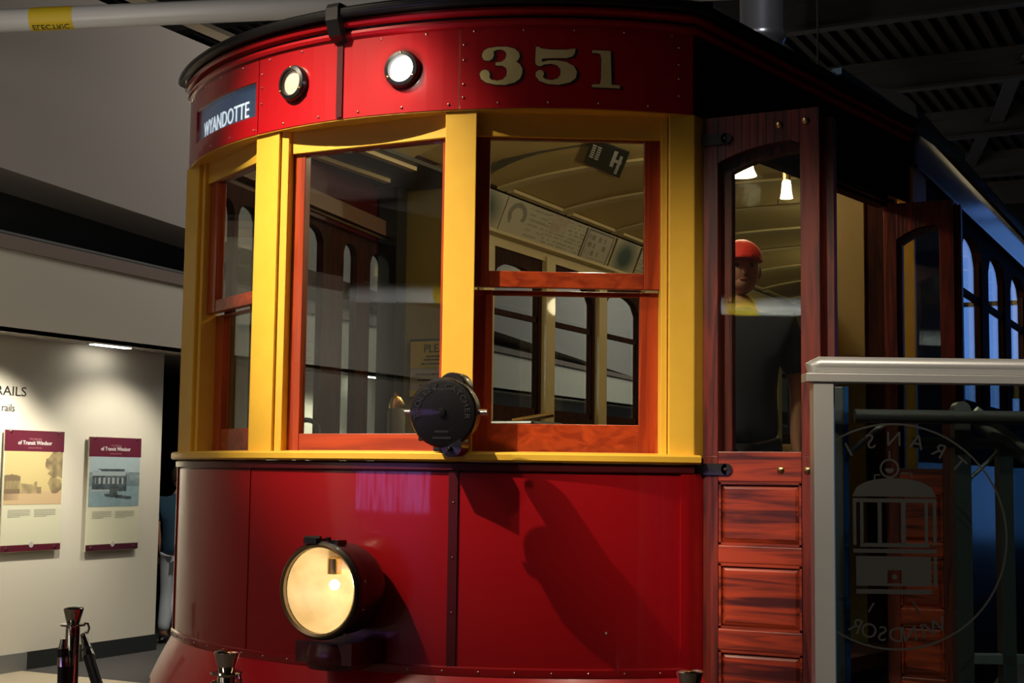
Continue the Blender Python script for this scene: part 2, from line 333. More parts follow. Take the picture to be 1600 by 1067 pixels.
def clampf(v, a=0, b=1): return max(a, min(b, v))
rnd = random.Random(3)
NZ = [[rnd.random() for _ in range(64)] for _ in range(64)]
def noise(x, y):
    xi, yi = int(math.floor(x)), int(math.floor(y)); fx, fy = x-xi, y-yi; g = lambda a, b: NZ[a % 64][b % 64]
    return (g(xi, yi)*(1-fx)+g(xi+1, yi)*fx)*(1-fy)+(g(xi, yi+1)*(1-fx)+g(xi+1, yi+1)*fx)*fy
def lerp3(a, b, t): return tuple(a[i]+(b[i]-a[i])*t for i in range(3))
def sepia(u, v):      # street scene: sky, house on the left, big tree on the right, road
    sky, dark, road = (.52, .42, .19), (.12, .08, .05), (.50, .36, .20)
    c = lerp3(road, sky, clampf((v-.22)*20))
    if v > .2:
        n = noise(u*14, v*14)
        if ((u-.92)/.2)**2+((v-.75)/.26)**2 < .6+.8*n: c = lerp3(c, dark, .35+.6*n)
        if ((u-.88)/.14)**2+((v-.38)/.16)**2 < .5+.8*n: c = lerp3(c, dark, .4+.5*n)
        if u < .27 and v < .55+.05*n-.2*abs(u-.12): c = lerp3(c, dark, .85 if v > .44 or v < .3 else .45+.4*noise(u*40, v*6))
        if abs(u-.42) < .14 and v < .3+.16*n: c = lerp3(c, dark, .6*n+.2)
        if .56 < u < .64 and v < .33: c = lerp3(c, dark, .7)
    elif u < .25 and v > .08: c = lerp3(c, dark, .6*(1-u*3))
    return c
def photo(u, v):      # old streetcar picture in blue grey
    sky, dark, road = (.33, .42, .44), (.015, .03, .035), (.18, .27, .29)
    n = noise(u*18, v*18); c = lerp3(road, sky, clampf((v-.45)*6))
    if v > .4 and v < .66+.06*noise(u*7, 2): c = lerp3(c, dark, .5*n+.25)
    top = .78-.1*abs(u-.45)
    if .06 < u < .74 and .3 < v < .66: c = lerp3(dark, (.1, .14, .14), .4*n)
    if .06 < u < .72 and .62 < v < .70: c = (.30, .36, .36)
    if .14 < u < .70 and .70 < v < .76 and abs(u-.52) < .2+.2*n: c = dark
    if .12 < u < .7 and .46 < v < .58 and (u*11) % 1 < .45: c = (.32, .36, .35)
    if .05 < u < .45 and .3 < v < .35: c = (.30, .34, .33)
    if .4 < u < .56 and .22 < v < .4: c = (.02, .03, .03)
    if .3 < u < .85 and .14 < v < .26 and abs((v-.24)+(u-.3)*.14) < .035: c = dark
    return lerp3(c, (.6, .65, .65), .12*n)
def poster(y, zoff, fn, label, bottomdark):
    t = empty('wall_poster', (-5.86, y, .93+zoff)); w, h = .63, .955; x = .0
    MB().box(-.012, 0, 0, w, 0, h).build('board', mat('poster_cream', (.60, .58, .42), .45), t, bevel=.002)
    pl = lambda a, b, c, d: (lambda u, v: (.0015, a+(b-a)*u, c+(d-c)*v))
    maro = mat('poster_maroon', (.105, .012, .026), .4)
    MB().box(0, .002, 0, w, h-.165, h).build('header', maro, t)
    MB().box(0, .002, 0, w, .005, .055).build('footer', mat('poster_footer', bottomdark, .4), t)
    colour_grid('picture', 90, 80, fn, pl(0.01, w-.01, .37, h-.165), t)
    for txt, s, z in (('THE ORIGINS', .022, h-.075), ('of Transit Windsor', .046, h-.112), ('a history of the line', .018, h-.142)):
        m = MB(); put_text(m, txt, s, lambda a, b, c: (.003+c, w/2+a, z+b), extrude=.0006); m.build('lettering', MATS['poster_white'] if 'poster_white' in MATS and s > .04 else (mat('poster_white', (.8, .78, .74), .5) if s > .04 else mat('poster_pink', (.35, .14, .16), .5)), t)
    m = MB()
    for c in (.06, .335):
        for k in range(5): m.box(0.001, .0016, c, c+.23-(k == 4)*.1, .325-k*.013, .331-k*.013)
    m.build('text_block', mat('poster_grey', (.36, .35, .26), .6), t)
    MB().lathe([(0, .004), (.024, .004), (.024, 0)], (0, w/2, .055), (1, 0, 0), 20).build('badge', alum, t)
    for yy in (.06, w-.06):
        for zz in (.03, h-.012): MB().lathe([(0, .012), (.009, .012), (.009, 0)], (0, yy, zz), (1, 0, 0), 12).build('standoff', steel, t)
    for yy in (.08, w-.08): MB().box(-.045, -.012, yy-.015, yy+.015, .05, .08).build('bracket', alumd, t)
    return tag(t, label, 'poster')
poster(3.975, .0, sepia, 'maroon topped poster with a sepia street photograph, left of the pair', (.085, .008, .018))
poster(4.893, -.03, photo, 'maroon topped poster with a blue grey picture of an old streetcar', (.06, .008, .014))

# ------------------------------------------------------------ the streetcar
tram = tag(empty('streetcar', (0, 0, 0)), 'red and yellow vintage streetcar numbered 351 with a lit headlight', 'streetcar')
RAD, YC, SILL = 1.556, 1.5, 1.665
def arc(p, off=0): a = R_(p); return ((RAD+off)*math.sin(a), YC-(RAD+off)*math.cos(a))
def arcpath(a, b, n=None):
    n = n or max(2, int(abs(b-a)/2)); return [arc(a+(b-a)*i/n) for i in range(n+1)]
A_, B_, L_, R__ = (-.409, 0), (.409, 0), (-1.1, .398), (1.1, .398)
BX, BY = 1.432, 2.33
front = arcpath(-45, 45, 46)
vest = [(-BX, BY)]+[(-1.265, 1.36)]+front+[(1.265, 1.36), (BX, BY)]
def part(mb, name, m, label=None, parent=tram, **k):
    o = mb.build(name, m, parent, **k); return tag(o, label)
# letterboard
def lb(a, b, z0=2.83, z1=3.135, m=red): return MB().band(arcpath(a, b), [(0, z0), (0, z1), (-.03, z1), (-.03, z0)])
part(lb(-16.9, 15.0), 'letterboard_panel', red); part(lb(15.15, 44.9), 'letterboard_panel', red)
p = lb(-44.9, -17.05, 2.83, 2.90); p.v += []; q = lb(-44.9, -17.05, 3.03, 3.135); p.add(q.v, q.f); q = lb(-44.9, -38.4, 2.90, 3.03); p.add(q.v, q.f); q = lb(-17.6, -17.05, 2.90, 3.03); p.add(q.v, q.f)
part(p, 'letterboard_panel', red)
for s in (-1, 1):
    pth = [(s*1.104, .42), (s*1.265, 1.36), (s*BX, BY)]
    if s < 0: pth = pth[::-1]
    part(MB().band(pth, [(0, 2.83), (0, 3.135), (-.03, 3.135), (-.03, 2.83)]), 'side_letterboard', maroon, 'side board above the door, its red darkened to maroon for shade')  # same red as the front; its shade is put into the maroon
# destination sign
ds = MB().band(arcpath(-38.4, -17.6), [(-.02, 2.905), (-.02, 3.025), (-.028, 3.025), (-.028, 2.905)])
dso = part(ds, 'destination_sign', mat('sign_blind', (.03, .05, .09), .35, emit=(.15, .22, .42), es=.25), 'dark backlit blind with white letters')
m = MB(); put_text(m, 'WYANDOTTE', .088, lambda x, y, z: (*arc(-28.2+math.degrees(x*.78/RAD), -.018+z), 2.913+y), extrude=.001)
m.build('lettering', mat('lit_letters', (.9, .92, 1), .5, emit=(.8, .88, 1), es=1.0), dso)
MB().band(arcpath(-38.4, -17.6), [(-.004, 3.026), (-.004, 3.031), (-.02, 3.031), (-.02, 3.026)]).build('trim', steel, dso)
MB().band(arcpath(-38.4, -17.6), [(-.006, 2.905), (-.006, 3.028), (-.009, 3.028), (-.009, 2.905)]).build('pane', pane_m, dso)
# cornice mouldings and roof edge
half = lambda o0, o1, z0, z1: [(o0, z0), (o1, z0+.15*(z1-z0)), (o1+.004, (z0+z1)/2), (o1, z1-.15*(z1-z0)), (o0, z1)]
part(MB().band(vest, half(-.02, .010, 3.112, 3.142)), 'cornice_moulding', red, smooth=True)
part(MB().band(vest, half(-.02, .022, 3.149, 3.179)), 'cornice_moulding', red, smooth=True)
part(MB().band(vest, [(-.05, 3.18), (.045, 3.18), (.052, 3.19), (.052, 3.208), (.04, 3.218), (-.05, 3.218)]), 'roof_edge', black, smooth=True)
part(MB().band(vest, [(-.05, 3.135), (-.004, 3.135), (-.004, 3.185), (-.05, 3.185)]), 'cornice_backing', black)
# roof
rf = MB(); ed = [Vector(x) for x in vest]; N = 8
def ringpt(e, t):
    ax = Vector((0, max(e.y, 1.7))); p = e.lerp(ax, t); return (p.x, p.y, 3.212+.27*(1-(1-t)**3))
for i in range(N+1): rf.v += [ringpt(e*1.0, i/N) for e in ed]
n = len(ed); rf.f = [(i*n+j, i*n+j+1, (i+1)*n+j+1, (i+1)*n+j) for i in range(N) for j in range(n-1)]
part(rf, 'vestibule_roof', roofm, smooth=True)
bp = [(BX+.04, 3.205)]+[((BX+.04)*math.cos(a), 3.205+.28*math.sin(a)**.6) for a in [i*PI/24 for i in range(1, 24)]]+[(-BX-.04, 3.205)]
rb = MB(); k = len(bp); rb.v = [(x, BY, z) for x, z in bp]+[(x, 12.2, z) for x, z in bp]; rb.f = [(i, i+1, k+i+1, k+i) for i in range(k-1)]
rb.v += [(x*.97, BY, max(3.20, z-.06)) for x, z in bp]; rb.f += [(i, i+1, 2*k+i+1, 2*k+i) for i in range(k-1)]
part(rb, 'saloon_roof', roofm, smooth=True)
# roof edge strip, coloured for the blue light on it, and things lying there
b = MB(); p, q = Vector((1.300, 1.56, 3.245)), Vector((1.545, 2.975, 3.15)); n_ = Vector((.02, -.004, 0)); u_ = Vector((0, 0, .028))
b.hexa([p-n_, p+n_, q+n_, q-n_], [v+u_ for v in (p-n_, p+n_, q+n_, q-n_)]); part(b, 'roof_gutter', bluelit, 'strip along the roof edge, coloured for the blue light on it')
b = MB(); b.tube([(1.29+.03*math.sin(t*3), 1.5+t*.13, 3.235+.012*math.sin(t*7)) for t in range(7)], .014, 8); part(b, 'roof_cable', bluelit, smooth=True)
b = MB(); b.box(1.425, 1.452, 2.31, 2.36, 3.0, 3.21); part(b, 'letterboard_end', darkw)
# side letterboard of the saloon
for s in (-1, 1):
    b = MB(); x = s*(BX+.012); b.box(min(x, x-s*.03), max(x, x-s*.03), 2.36, 12.2, 3.015, 3.205); part(b, 'saloon_letterboard', boardw, 'dark varnished wood board with wavy grain')
    b = MB(); b.box(*sorted((s*(BX+.0), s*(BX+.03))), 2.36, 12.2, 3.0, 3.015); part(b, 'drip_moulding', maroon)
# headers, soffit, posts
def plan(p, q, s, d):
    p = Vector(p); q = Vector(q); t = (q-p).normalized(); n = Vector((-t.y, t.x)); return p+t*s+n*d
LEN = .7974
for P, Q, Ln in ((L_, A_, LEN), (A_, B_, .818), (B_, R__, LEN)):
    part(MB().fbox(P, Q, .0, Ln, 2.745, 2.832, .026, .075), 'header', yellow, bevel=.002)
poly = arcpath(-44.8, 44.8, 30)+[plan(B_, R__, LEN, .04), plan(B_, R__, 0, .04), plan(L_, A_, LEN, .04), plan(L_, A_, 0, .04)]
def strip_cap(z0, z1):   # thin soffit between the arc and the straight headers
    m_ = MB(); arcp = [arc(-44.8+89.6*i/48, -.003) for i in range(49)]; top = []
    for pnt in arcp:
        x = pnt[0]; y = .05 if abs(x) < .409 else .05+(abs(x)-.409)*.576
        top.append((x*.985, max(y, pnt[1]+.004)))
    for i in range(48): m_.prism([arcp[i], arcp[i+1], top[i+1], top[i]], z0, z1)
    return m_
part(strip_cap(2.826, 2.832), 'soffit', yellow)
def post(pts, name='window_post', z0=SILL-.01, z1=2.829, m=yellow, **k): return part(MB().prism(pts, z0, z1), name, m, **k)
post([plan(A_, B_, .762, -.004), plan(B_, R__, .056, -.004), plan(B_, R__, .056, .09), plan(A_, B_, .762, .09)], bevel=.003)
post([plan(L_, A_, .725, -.004), plan(A_, B_, .066, -.004), plan(A_, B_, .066, .09), plan(L_, A_, .725, .09)], bevel=.003)
post([plan(A_, B_, .069, .008), plan(A_, B_, .101, .008), plan(A_, B_, .101, .09), plan(A_, B_, .069, .09)], 'post_trim', bevel=.003)
post([plan(B_, R__, .714, -.004), plan(B_, R__, .801, -.004), (1.118, .47), (1.03, .47), plan(B_, R__, .714, .08)], bevel=.004)
post([plan(B_, R__, .690, .012), plan(B_, R__, .711, .012), plan(B_, R__, .711, .08), plan(B_, R__, .690, .08)], 'post_trim', bevel=.002)
post([plan(L_, A_, -.004, -.004), plan(L_, A_, .135, -.004), plan(L_, A_, .135, .08), (-1.03, .47), (-1.12, .47)], bevel=.004)
post([plan(L_, A_, .138, .012), plan(L_, A_, .167, .012), plan(L_, A_, .167, .08), plan(L_, A_, .138, .08)], 'post_trim', bevel=.002)
for s in (-1, 1): part(MB().prism([(s*1.035, .475), (s*1.122, .475), (s*1.13, .53), (s*1.04, .53)], .5, 2.83), 'door_post', darkw)
# sill, mouldings, dash
part(MB().band(arcpath(-46.2, 45.6, 60), [(-.09, 1.636), (.024, 1.636), (.030, 1.642), (.030, 1.660), (.024, 1.666), (-.09, 1.672)]), 'window_sill', yellow, smooth=True)
part(MB().band(arcpath(-45, 45, 60), [(-.03, 1.604), (.006, 1.604), (.012, 1.608), (.012, 1.628), (.006, 1.634), (-.03, 1.634)]), 'belt_moulding', maroon, smooth=True)
part(MB().band(arcpath(-45, 45, 60), [(-.03, .93), (-.006, .93), (-.006, 1.61), (-.03, 1.61)]), 'dash_backing', maroon)
for a, b_ in ((-44.7, -16.6), (-16.2, 14.6), (15.8, 43.3)):
    part(MB().band(arcpath(a, b_, 40), [(-.004, .965), (0, .962), (0, 1.60), (-.004, 1.602)]), 'dash_panel', dashred, smooth=True)
part(MB().band(arcpath(14.6, 15.75, 2), [(-.004, .95), (.006, .95), (.006, 1.604), (-.004, 1.604)]), 'dash_batten', maroon, smooth=True)
part(MB().band(arcpath(-16.55, -16.25, 2), [(-.004, .95), (.003, .95), (.003, 1.604), (-.004, 1.604)]), 'dash_batten', dashred, smooth=True)
part(MB().band(arcpath(43.3, 43.9, 2)+[(1.1, .40), (1.125, .53)], [(-.01, .95), (.006, .95), (.006, 1.604), (-.01, 1.604)]), 'corner_strip', dashred, smooth=True)
part(MB().band([(-1.125, .53), (-1.1, .40)]+arcpath(-44.9, -44.4, 2), [(-.01, .95), (.006, .95), (.006, 1.604), (-.01, 1.604)]), 'corner_strip', dashred, smooth=True)
part(MB().band(arcpath(-45, 44.5, 60), [(-.01, .935), (.008, .935), (.010, .94), (.010, .962), (.006, .966), (-.01, .966)]), 'lower_moulding', dashred, smooth=True)
sk = [(1.12, .6)]; skp = [(-1.13, .62)]+front+[(1.13, .62)]
part(MB().band(skp, [(.004, .94), (.02, .91), (.055, .84), (.085, .77), (.105, .68), (.11, .36), (-.02, .36), (-.02, .94)]), 'skirt', skirtred, smooth=True)
# rivets
rv = MB(); 
for a in [-42+6.3*i for i in range(14)]: rv.ball((*arc(a+2.2, .001), 3.098), .0042, 8)
for a in [-43+6.3*i for i in range(14)]: rv.ball((*arc(a, .001), 2.848), .0042, 8)
for z in (3.053, 3.0, 2.915, 2.87): rv.ball((*arc(15.6, .001), z), .0042, 8)
for z in (3.06, 3.0, 2.95, 2.89): rv.ball((*arc(43, .001), z), .0042, 8)
for z in (3.05, 3.0, 2.94): rv.ball((*arc(-16.2, .001), z), .004, 8)
for a in [-43+4.4*i for i in range(20)]: rv.ball((*arc(a, .011), .951), .0042, 8)
for z in (1.5, 1.32, 1.14): rv.ball((*arc(15.2, .007), z), .003, 8)
rv.ball((*arc(34, .0), 1.08), .006, 8)
o = part(rv, 'rivets', steel, smooth=True); o['kind'] = 'stuff'
# number 351
n3 = [(332,350),(333,330),(345,310),(370,297),(430,290),(490,291),(535,303),(562,325),(570,350),(562,370),(548,384),(570,398),(586,425),(586,455),(572,487),(540,510),(480,525),(420,522),(360,508),(328,485),(318,455),(328,436),(352,427),(374,436),(384,456),(380,476),(392,490),(430,498),(466,490),(485,470),(490,445),(484,422),(462,408),(418,405),(418,386),(456,382),(478,366),(486,342),(478,320),(455,309),(425,309),(404,318),(408,342),(398,364),(375,376),(345,371)]
n5 = [(668,292),(690,294),(700,303),(760,310),(850,310),(915,300),(912,328),(896,350),(862,361),(760,363),(712,366),(705,372),(706,386),(745,377),(800,375),(860,385),(905,408),(925,443),(918,482),(884,508),(812,525),(740,520),(692,502),(668,472),(670,448),(692,433),(714,441),(721,460),(713,478),(730,491),(770,496),(805,486),(822,462),(822,430),(803,407),(765,397),(722,402),(694,414),(668,402),(665,370),(667,330)]
n1 = [(1018,308),(1135,308),(1142,515),(1195,515),(1195,535),(1018,535),(1018,517),(1068,514),(1075,480),(1076,360),(1070,332),(1052,326),(1018,326)]
def dig(mb, pts, dx, dy, off, th):
    bm = bmesh.new(); vv = [bm.verts.new((x+dx, -(y+dy), 0)) for x, y in pts]; f = bm.faces.new(vv); bmesh.ops.triangulate(bm, faces=[f])
    bmesh.ops.subdivide_edges(bm, edges=[e for e in bm.edges if e.calc_length() > 60], cuts=2)
    bmesh.ops.triangulate(bm, faces=bm.faces[:]); bm.verts.index_update()
    V = [(v.co.x, -v.co.y) for v in bm.verts]; T = [tuple(v.index for v in f.verts) for f in bm.faces]; bm.free()
    g = lambda x, y, o_: (*arc(17.68+(x-320)*.0201, o_), 3.043-(y-288)*.000567)
    mb.add([g(x, y, off+th) for x, y in V], T)
def smooth_pts(pts):
    return pts
for nm, pts in (('3', n3), ('5', n5), ('1', n1)):
    s = MB()
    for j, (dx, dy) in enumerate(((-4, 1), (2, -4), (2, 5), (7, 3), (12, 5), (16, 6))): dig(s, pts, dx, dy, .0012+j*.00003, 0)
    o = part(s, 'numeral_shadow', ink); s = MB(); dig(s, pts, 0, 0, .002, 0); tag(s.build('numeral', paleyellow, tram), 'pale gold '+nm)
# marker lamps
def marker(a, z, lens, label, pw):
    c = Vector((*arc(a), z)); ax = Vector((math.sin(R_(a)), -math.cos(R_(a)), 0))
    o = part(MB().lathe([(.064, -.01), (.066, .012), (.060, .022), (.048, .026), (.043, .018), (.043, .004)], c, ax, 32), 'marker_lamp', iron, label, smooth=True)
    MB().lathe([(0, .016), (.025, .015), (.044, .010)], c, ax, 32).build('lens', lens, o, smooth=True)
    for t in (90, 210, 330):
        s_ = Vector((math.cos(R_(a)), math.sin(R_(a)), 0))*math.cos(R_(t))*.055+Vector((0, 0, math.sin(R_(t))*.055)); MB().ball(c+s_+ax*.024, .0055, 8).build('screw', brass, o, smooth=True)
marker(-9.55, 2.986, dimlens, 'dim left marker lamp', 0); marker(7.5, 2.98, glowm, 'lit marker lamp', 1)
light('marker_glow', 'POINT', (*arc(7.5, .09), 2.98), None, .8, (1, .92, .8), .03)
# dark strip standing in for the cornice bracket's cast shadow; bracket follows
part(MB().band(arcpath(-2.2, -1.3, 1), [(-.0, 2.835), (.006, 2.835), (.006, 3.12), (0, 3.12)]), 'bracket_shadow', maroon)
part(MB().band(arcpath(-2.7, -.8, 1), [(-.0, 3.10), (.04, 3.12), (.062, 3.17), (.062, 3.215), (.05, 3.232), (0, 3.232)]), 'cornice_bracket', black)
# sashes
def sash(P, Q, s0, s1, z0, z1, d0, d1, wl_, wr, wb, wt, label=None, hr=()):
    o = part(MB().fbox(P, Q, s0, s0+wl_, z0, z1, d0, d1), 'window_sash', sashw, label, bevel=.002)
    MB().fbox(P, Q, s1-wr, s1, z0, z1, d0, d1).build('stile', sashw, o, bevel=.002)
    r = MB(); r.fbox(P, Q, s0+wl_, s1-wr, z0, z0+wb, d0+.002, d1); r.build('rail', sashh, o, bevel=.002)
    r = MB(); r.fbox(P, Q, s0+wl_, s1-wr, z1-wt, z1, d0+.002, d1); r.build('rail', sashh, o, bevel=.002)
    dm = (d0+d1)/2; r = MB(); r.fbox(P, Q, s0+wl_-.005, s1-wr+.005, z0+wb-.005, z1-wt+.005, dm-.002, dm+.002); r.build('pane', pane_m, o)
sash(A_, B_, .101, .762, SILL, 2.748, .040, .075, .052, .034, .065, .010)
sash(B_, R__, .056, .690, 2.229, 2.752, .040, .070, .050, .054, .055, .012)
sash(B_, R__, .056, .690, SILL, 2.222, .075, .105, .066, .064, .102, .016)
sash(L_, A_, .167, .725, 2.218, 2.752, .035, .070, .085, .04, .048, .012)
sash(L_, A_, .167, .725, SILL, 2.212, .075, .105, .085, .04, .092, .010)

# ---- headlight
hc = Vector((.068, -.262, 1.213)); ax = Vector((-.02, -1, .0)).normalized()
hl = part(MB().lathe([(.135, -.17), (.150, -.13), (.155, -.05), (.158, -.01), (.160, .0), (.158, .012), (.150, .016), (.143, .010), (.140, -.004)], hc, ax, 48), 'headlight', iron, 'round black headlight, lit', smooth=True)
MB().lathe([(.150, .013), (.153, .020), (.147, .026), (.139, .020), (.139, .006)], hc, ax, 48).build('rim', mat('worn_bronze', (.20, .15, .09), .35, metal=.8), hl, smooth=True)
MB().lathe([(0, .010), (.06, .009), (.140, .002)], hc, ax, 40).build('lens', pane_m, hl, smooth=True)
MB().lathe([(.139, .0), (.132, -.035), (.112, -.075), (.075, -.105), (.03, -.120), (0, -.122)], hc, ax, 40).build('reflector', dish, hl, smooth=True)
MB().ball(hc-ax*.055+Vector((.012, 0, .015)), .017, 14).build('bulb', bulbm, hl, smooth=True)
MB().lathe([(.024, .0), (.024, .05), (.018, .055), (0, .055)], hc-ax*.055+Vector((.010, 0, .050)), (0, 0, 1), 20).build('socket', brass, hl, smooth=True)
h = MB(); h.box(hc.x-.055, hc.x-.005, hc.y-.03, hc.y+.03, hc.z+.150, hc.z+.166); h.tube([(hc.x-.06, hc.y-.012, hc.z+.168), (hc.x, hc.y-.012, hc.z+.168)], .007, 8); h.box(hc.x+.02, hc.x+.06, hc.y-.0, hc.y+.05, hc.z+.146, hc.z+.162); h.tube([(hc.x+.03, hc.y-.01, hc.z+.160), (hc.x+.03, hc.y-.01, hc.z+.172)], .008, 8)
h.build('hinge_lug', iron, hl)
for t in (-60, -20, 12, 205, 100): MB().ball(hc+Vector((math.cos(R_(t))*.158, .02, math.sin(R_(t))*.158)), .005, 8).build('screw', steel, hl)
p = MB(); p.prism([(-.045, -.24), (.175, -.24), (.185, -.05), (-.06, -.05)], .975, 1.045); p.lathe([(.10, 0), (.115, .02), (.115, .05), (.105, .085), (0, .085)], (.065, -.15, .955), (0, 0, 1), 32)
p.build('pedestal', maroon, hl, smooth=True)
light('headlight_bulb', 'POINT', hc+Vector((.012, -.004, .015)), None, .55, (1, .80, .52), .012)

# ---- trolley rope catcher
cc = Vector((.525, -.285, 1.785)); ca = Vector((.22, -.97, -.06)).normalized()
tc_ = part(MB().lathe([(.0, -.075), (.095, -.075), (.104, -.065), (.106, -.02), (.110, -.012), (.110, .0), (.104, .008), (.096, .010), (.030, .013), (.014, .014), (.012, .020), (0, .021)], cc, ca, 48), 'rope_catcher', iron, 'round black cast iron rope catcher with raised lettering', smooth=True)
sx = Vector((0, 0, 1)).cross(-ca).normalized()*-1; sx = ca.cross(Vector((0, 0, 1))).normalized()*-1; sy = ca.cross(sx).normalized()
if sy.z < 0: sy = -sy
m = MB(); word = 'TROLLEY CATCHER'
for i, ch in enumerate(word):
    if ch == ' ': continue
    th = R_(98-196*i/(len(word)-1)); V, Fs = text_mesh(ch, .026, .0015)
    rr = Vector((math.sin(-th), math.cos(-th))); tt = Vector((rr.y, -rr.x))
    m.add([cc+ca*(.0115+v[2])+sx*(tt.x*v[0]*1.1+rr.x*(.074+v[1]))+sy*(tt.y*v[0]*1.1+rr.y*(.074+v[1])) for v in V], Fs)
for k, wd in ((-.062, .045), (-.082, .06)):
    for i in range(9):
        x0 = -wd/2+wd*i/9; m.add([cc+ca*.013+sx*a+sy*b_ for a, b_ in ((x0, k), (x0+wd/13, k), (x0+wd/13, k+.007), (x0, k+.007))], [(0, 1, 2, 3)])
m.build('lettering', mat('worn_iron_letters', (.12, .12, .115), .3, metal=.5), tc_)
e = MB(); e.lathe([(.045, -.035), (.048, -.03), (.048, .03), (.045, .035), (0, .035)], Vector((.515, -.19, 1.868)), (.1, -1, 0), 28); e.build('ear', iron, tc_, smooth=True)
e = MB(); e.lathe([(.034, -.03), (.036, .03), (0, .032)], Vector((.55, -.25, 1.683)), (.1, -1, 0), 24); e.ball((.552, -.288, 1.672), .008, 10); e.build('lug', iron, tc_, smooth=True)
for g_ in (-1, 1): e = MB(); e.tube([cc+sx*.100*g_-ca*.03, cc+sx*.135*g_-ca*.03], .010, 10); e.build('pin', steel, tc_, smooth=True)
e = MB(); e.box(.36, .46, -.16, -.035, 1.70, 1.84); e.box(.35, .47, -.045, -.006, 1.668, 1.87); e.build('bracket', iron, tc_, bevel=.004)

# ---- folding door leaves
def leaf(x0, x1, Y, z0, z1, detail=True, wl_=.052, wr=.065, label=None):
    P = lambda s, d: (s, Y+d)
    a, b_ = x0+wl_, x1-wr; m_ = MB(); th = .038
    arched(m_, P, x0, x1, z1-1.16, z1, [(a, b_, z1-1.145, z1-.160, z1-.104, 'half')], th)
    m_.box(x0, a, Y, Y+th, z0, z1-1.16); m_.box(b_, x1, Y, Y+th, z0, z1-1.16)
    o = part(m_, 'door_leaf', doorw, label, bevel=.0015)
    MB().box(a-.004, b_+.004, Y+.016, Y+.021, z1-1.15, z1-.06).build('pane', pane_m, o)
    r = MB(); zz = z1-1.16; rails = [(z1-1.245, z1-1.146), (z1-1.515, z1-1.458), (z1-1.80, z1-1.733), (z1-2.09, z1-2.02), (z0, z0+.12)]
    for c, d in rails: MB().box(a, b_, Y-.001, Y+th, c, d).build('rail', doorh, o, bevel=.003)
    for (c, d), (c2, d2) in zip(rails[:-1], rails[1:]):
        m_ = MB(); X0, X1, Z0, Z1 = a+.002, b_-.002, d2+.003, c-.003; i = .022
        q0 = [(X0, Y+.018, Z0), (X1, Y+.018, Z0), (X1, Y+.018, Z1), (X0, Y+.018, Z1)]
        q1 = [(X0+i, Y+.006, Z0+i), (X1-i, Y+.006, Z0+i), (X1-i, Y+.006, Z1-i), (X0+i, Y+.006, Z1-i)]
        m_.hexa(q0, q1); m_.build('panel', doorh, o)
        f_ = MB(); f_.box(X0, X1, Y+.0015, Y+.01, Z1-.007, Z1+.003); f_.box(X0, X1, Y+.0015, Y+.01, Z0-.003, Z0+.007); f_.box(X0, X0+.008, Y+.0015, Y+.01, Z0, Z1); f_.box(X1-.008, X1, Y+.0015, Y+.01, Z0, Z1); f_.build('bead', doorh, o)
    if detail:
        for bx, bz in ((x1-.135, z1-.048), (x1-.045, z1-.042), (x1-.135, z1-1.205), (x1-.045, z1-1.205)):
            MB().lathe([(.011, 0), (.012, -.004), (.009, -.007), (.004, -.009), (0, -.009)], (bx, Y, bz), (0, 1, 0), 16).build('bolt', brass, o, smooth=True)
        for bz in (z1-.078, z1-1.205):
            s = MB(); s.prism([(x0-.05, Y-.010), (x0+.085, Y-.010), (x0+.085, Y), (x0-.05, Y)], bz-.019, bz+.019); s.lathe([(0, -.010), (.019, -.010), (.019, 0)], (x0+.085, Y, bz), (0, 1, 0), 16); s.build('hinge_strap', iron, o)
            MB().ball((x0+.082, Y-.012, bz), .006, 8).build('rivet', steel, o)
    MB().box(x0+.04, x1-.0, Y+.05, Y+.085, 0, 0) if False else None
    return o
leaf(1.118, 1.522, .45, .48, 2.826, label='red brown outer door leaf with brass bolts')
leaf(1.150, 1.556, .505, .48, 2.80, False)
leaf(1.372, 1.668, 2.05, .48, 2.785, False, .055, .06, 'dark rear door leaf'); leaf(1.385, 1.69, 2.10, .48, 2.77, False, .055, .06)
# door track rail
part(MB().tube([(1.25, 1.2, 2.80), (1.40, 2.1, 2.80)], .012, 8), 'door_track', iron); 
b = MB(); b.prism([(1.13, .6), (1.39, 2.06), (1.34, 2.08), (1.08, .62)], 2.775, 2.835); part(b, 'door_header', darkw)

# ---- body sides: left vestibule doors (closed) and saloon sides
def vl(s, d): # s is Y, along the left vestibule side; d inward
    y = s; return (-1.1-.1727*(y-.4)+d, y)
m_ = MB(); ops = [(.60, .73, 1.45, 2.70, 2.76), (.765, .96, 1.45, 2.70, 2.76), (1.08, 1.27, 1.45, 2.71, 2.77), (1.34, 1.625, 1.45, 2.72, 2.79), (1.865, 2.03, 1.45, 2.71, 2.765), (2.205, 2.40, 1.45, 2.70, 2.762)]
arched(m_, vl, .49, 2.48, .5, 2.83, ops, .04); part(m_, 'left_door_leaves', darkw)
m_ = MB()
m_.prism([vl(.52, .018), vl(2.44, .018), vl(2.44, .022), vl(.52, .022)], 1.44, 2.79); part(m_, 'left_door_glass', pane_m)
b = MB(); b.prism([vl(.5, .02), vl(2.45, .02), vl(2.45, .09), vl(.5, .09)], 2.86, 2.94); part(b, 'inner_rail', mat('brown_beam', (.16, .09, .06), .4), None)
b = MB(); b.tube([(*vl(1.3, .11), 2.83), (*vl(2.4, .11), 2.83)], .008, 8); part(b, 'grab_rail', steel)
sal = [2.74+.87*i for i in range(11)]
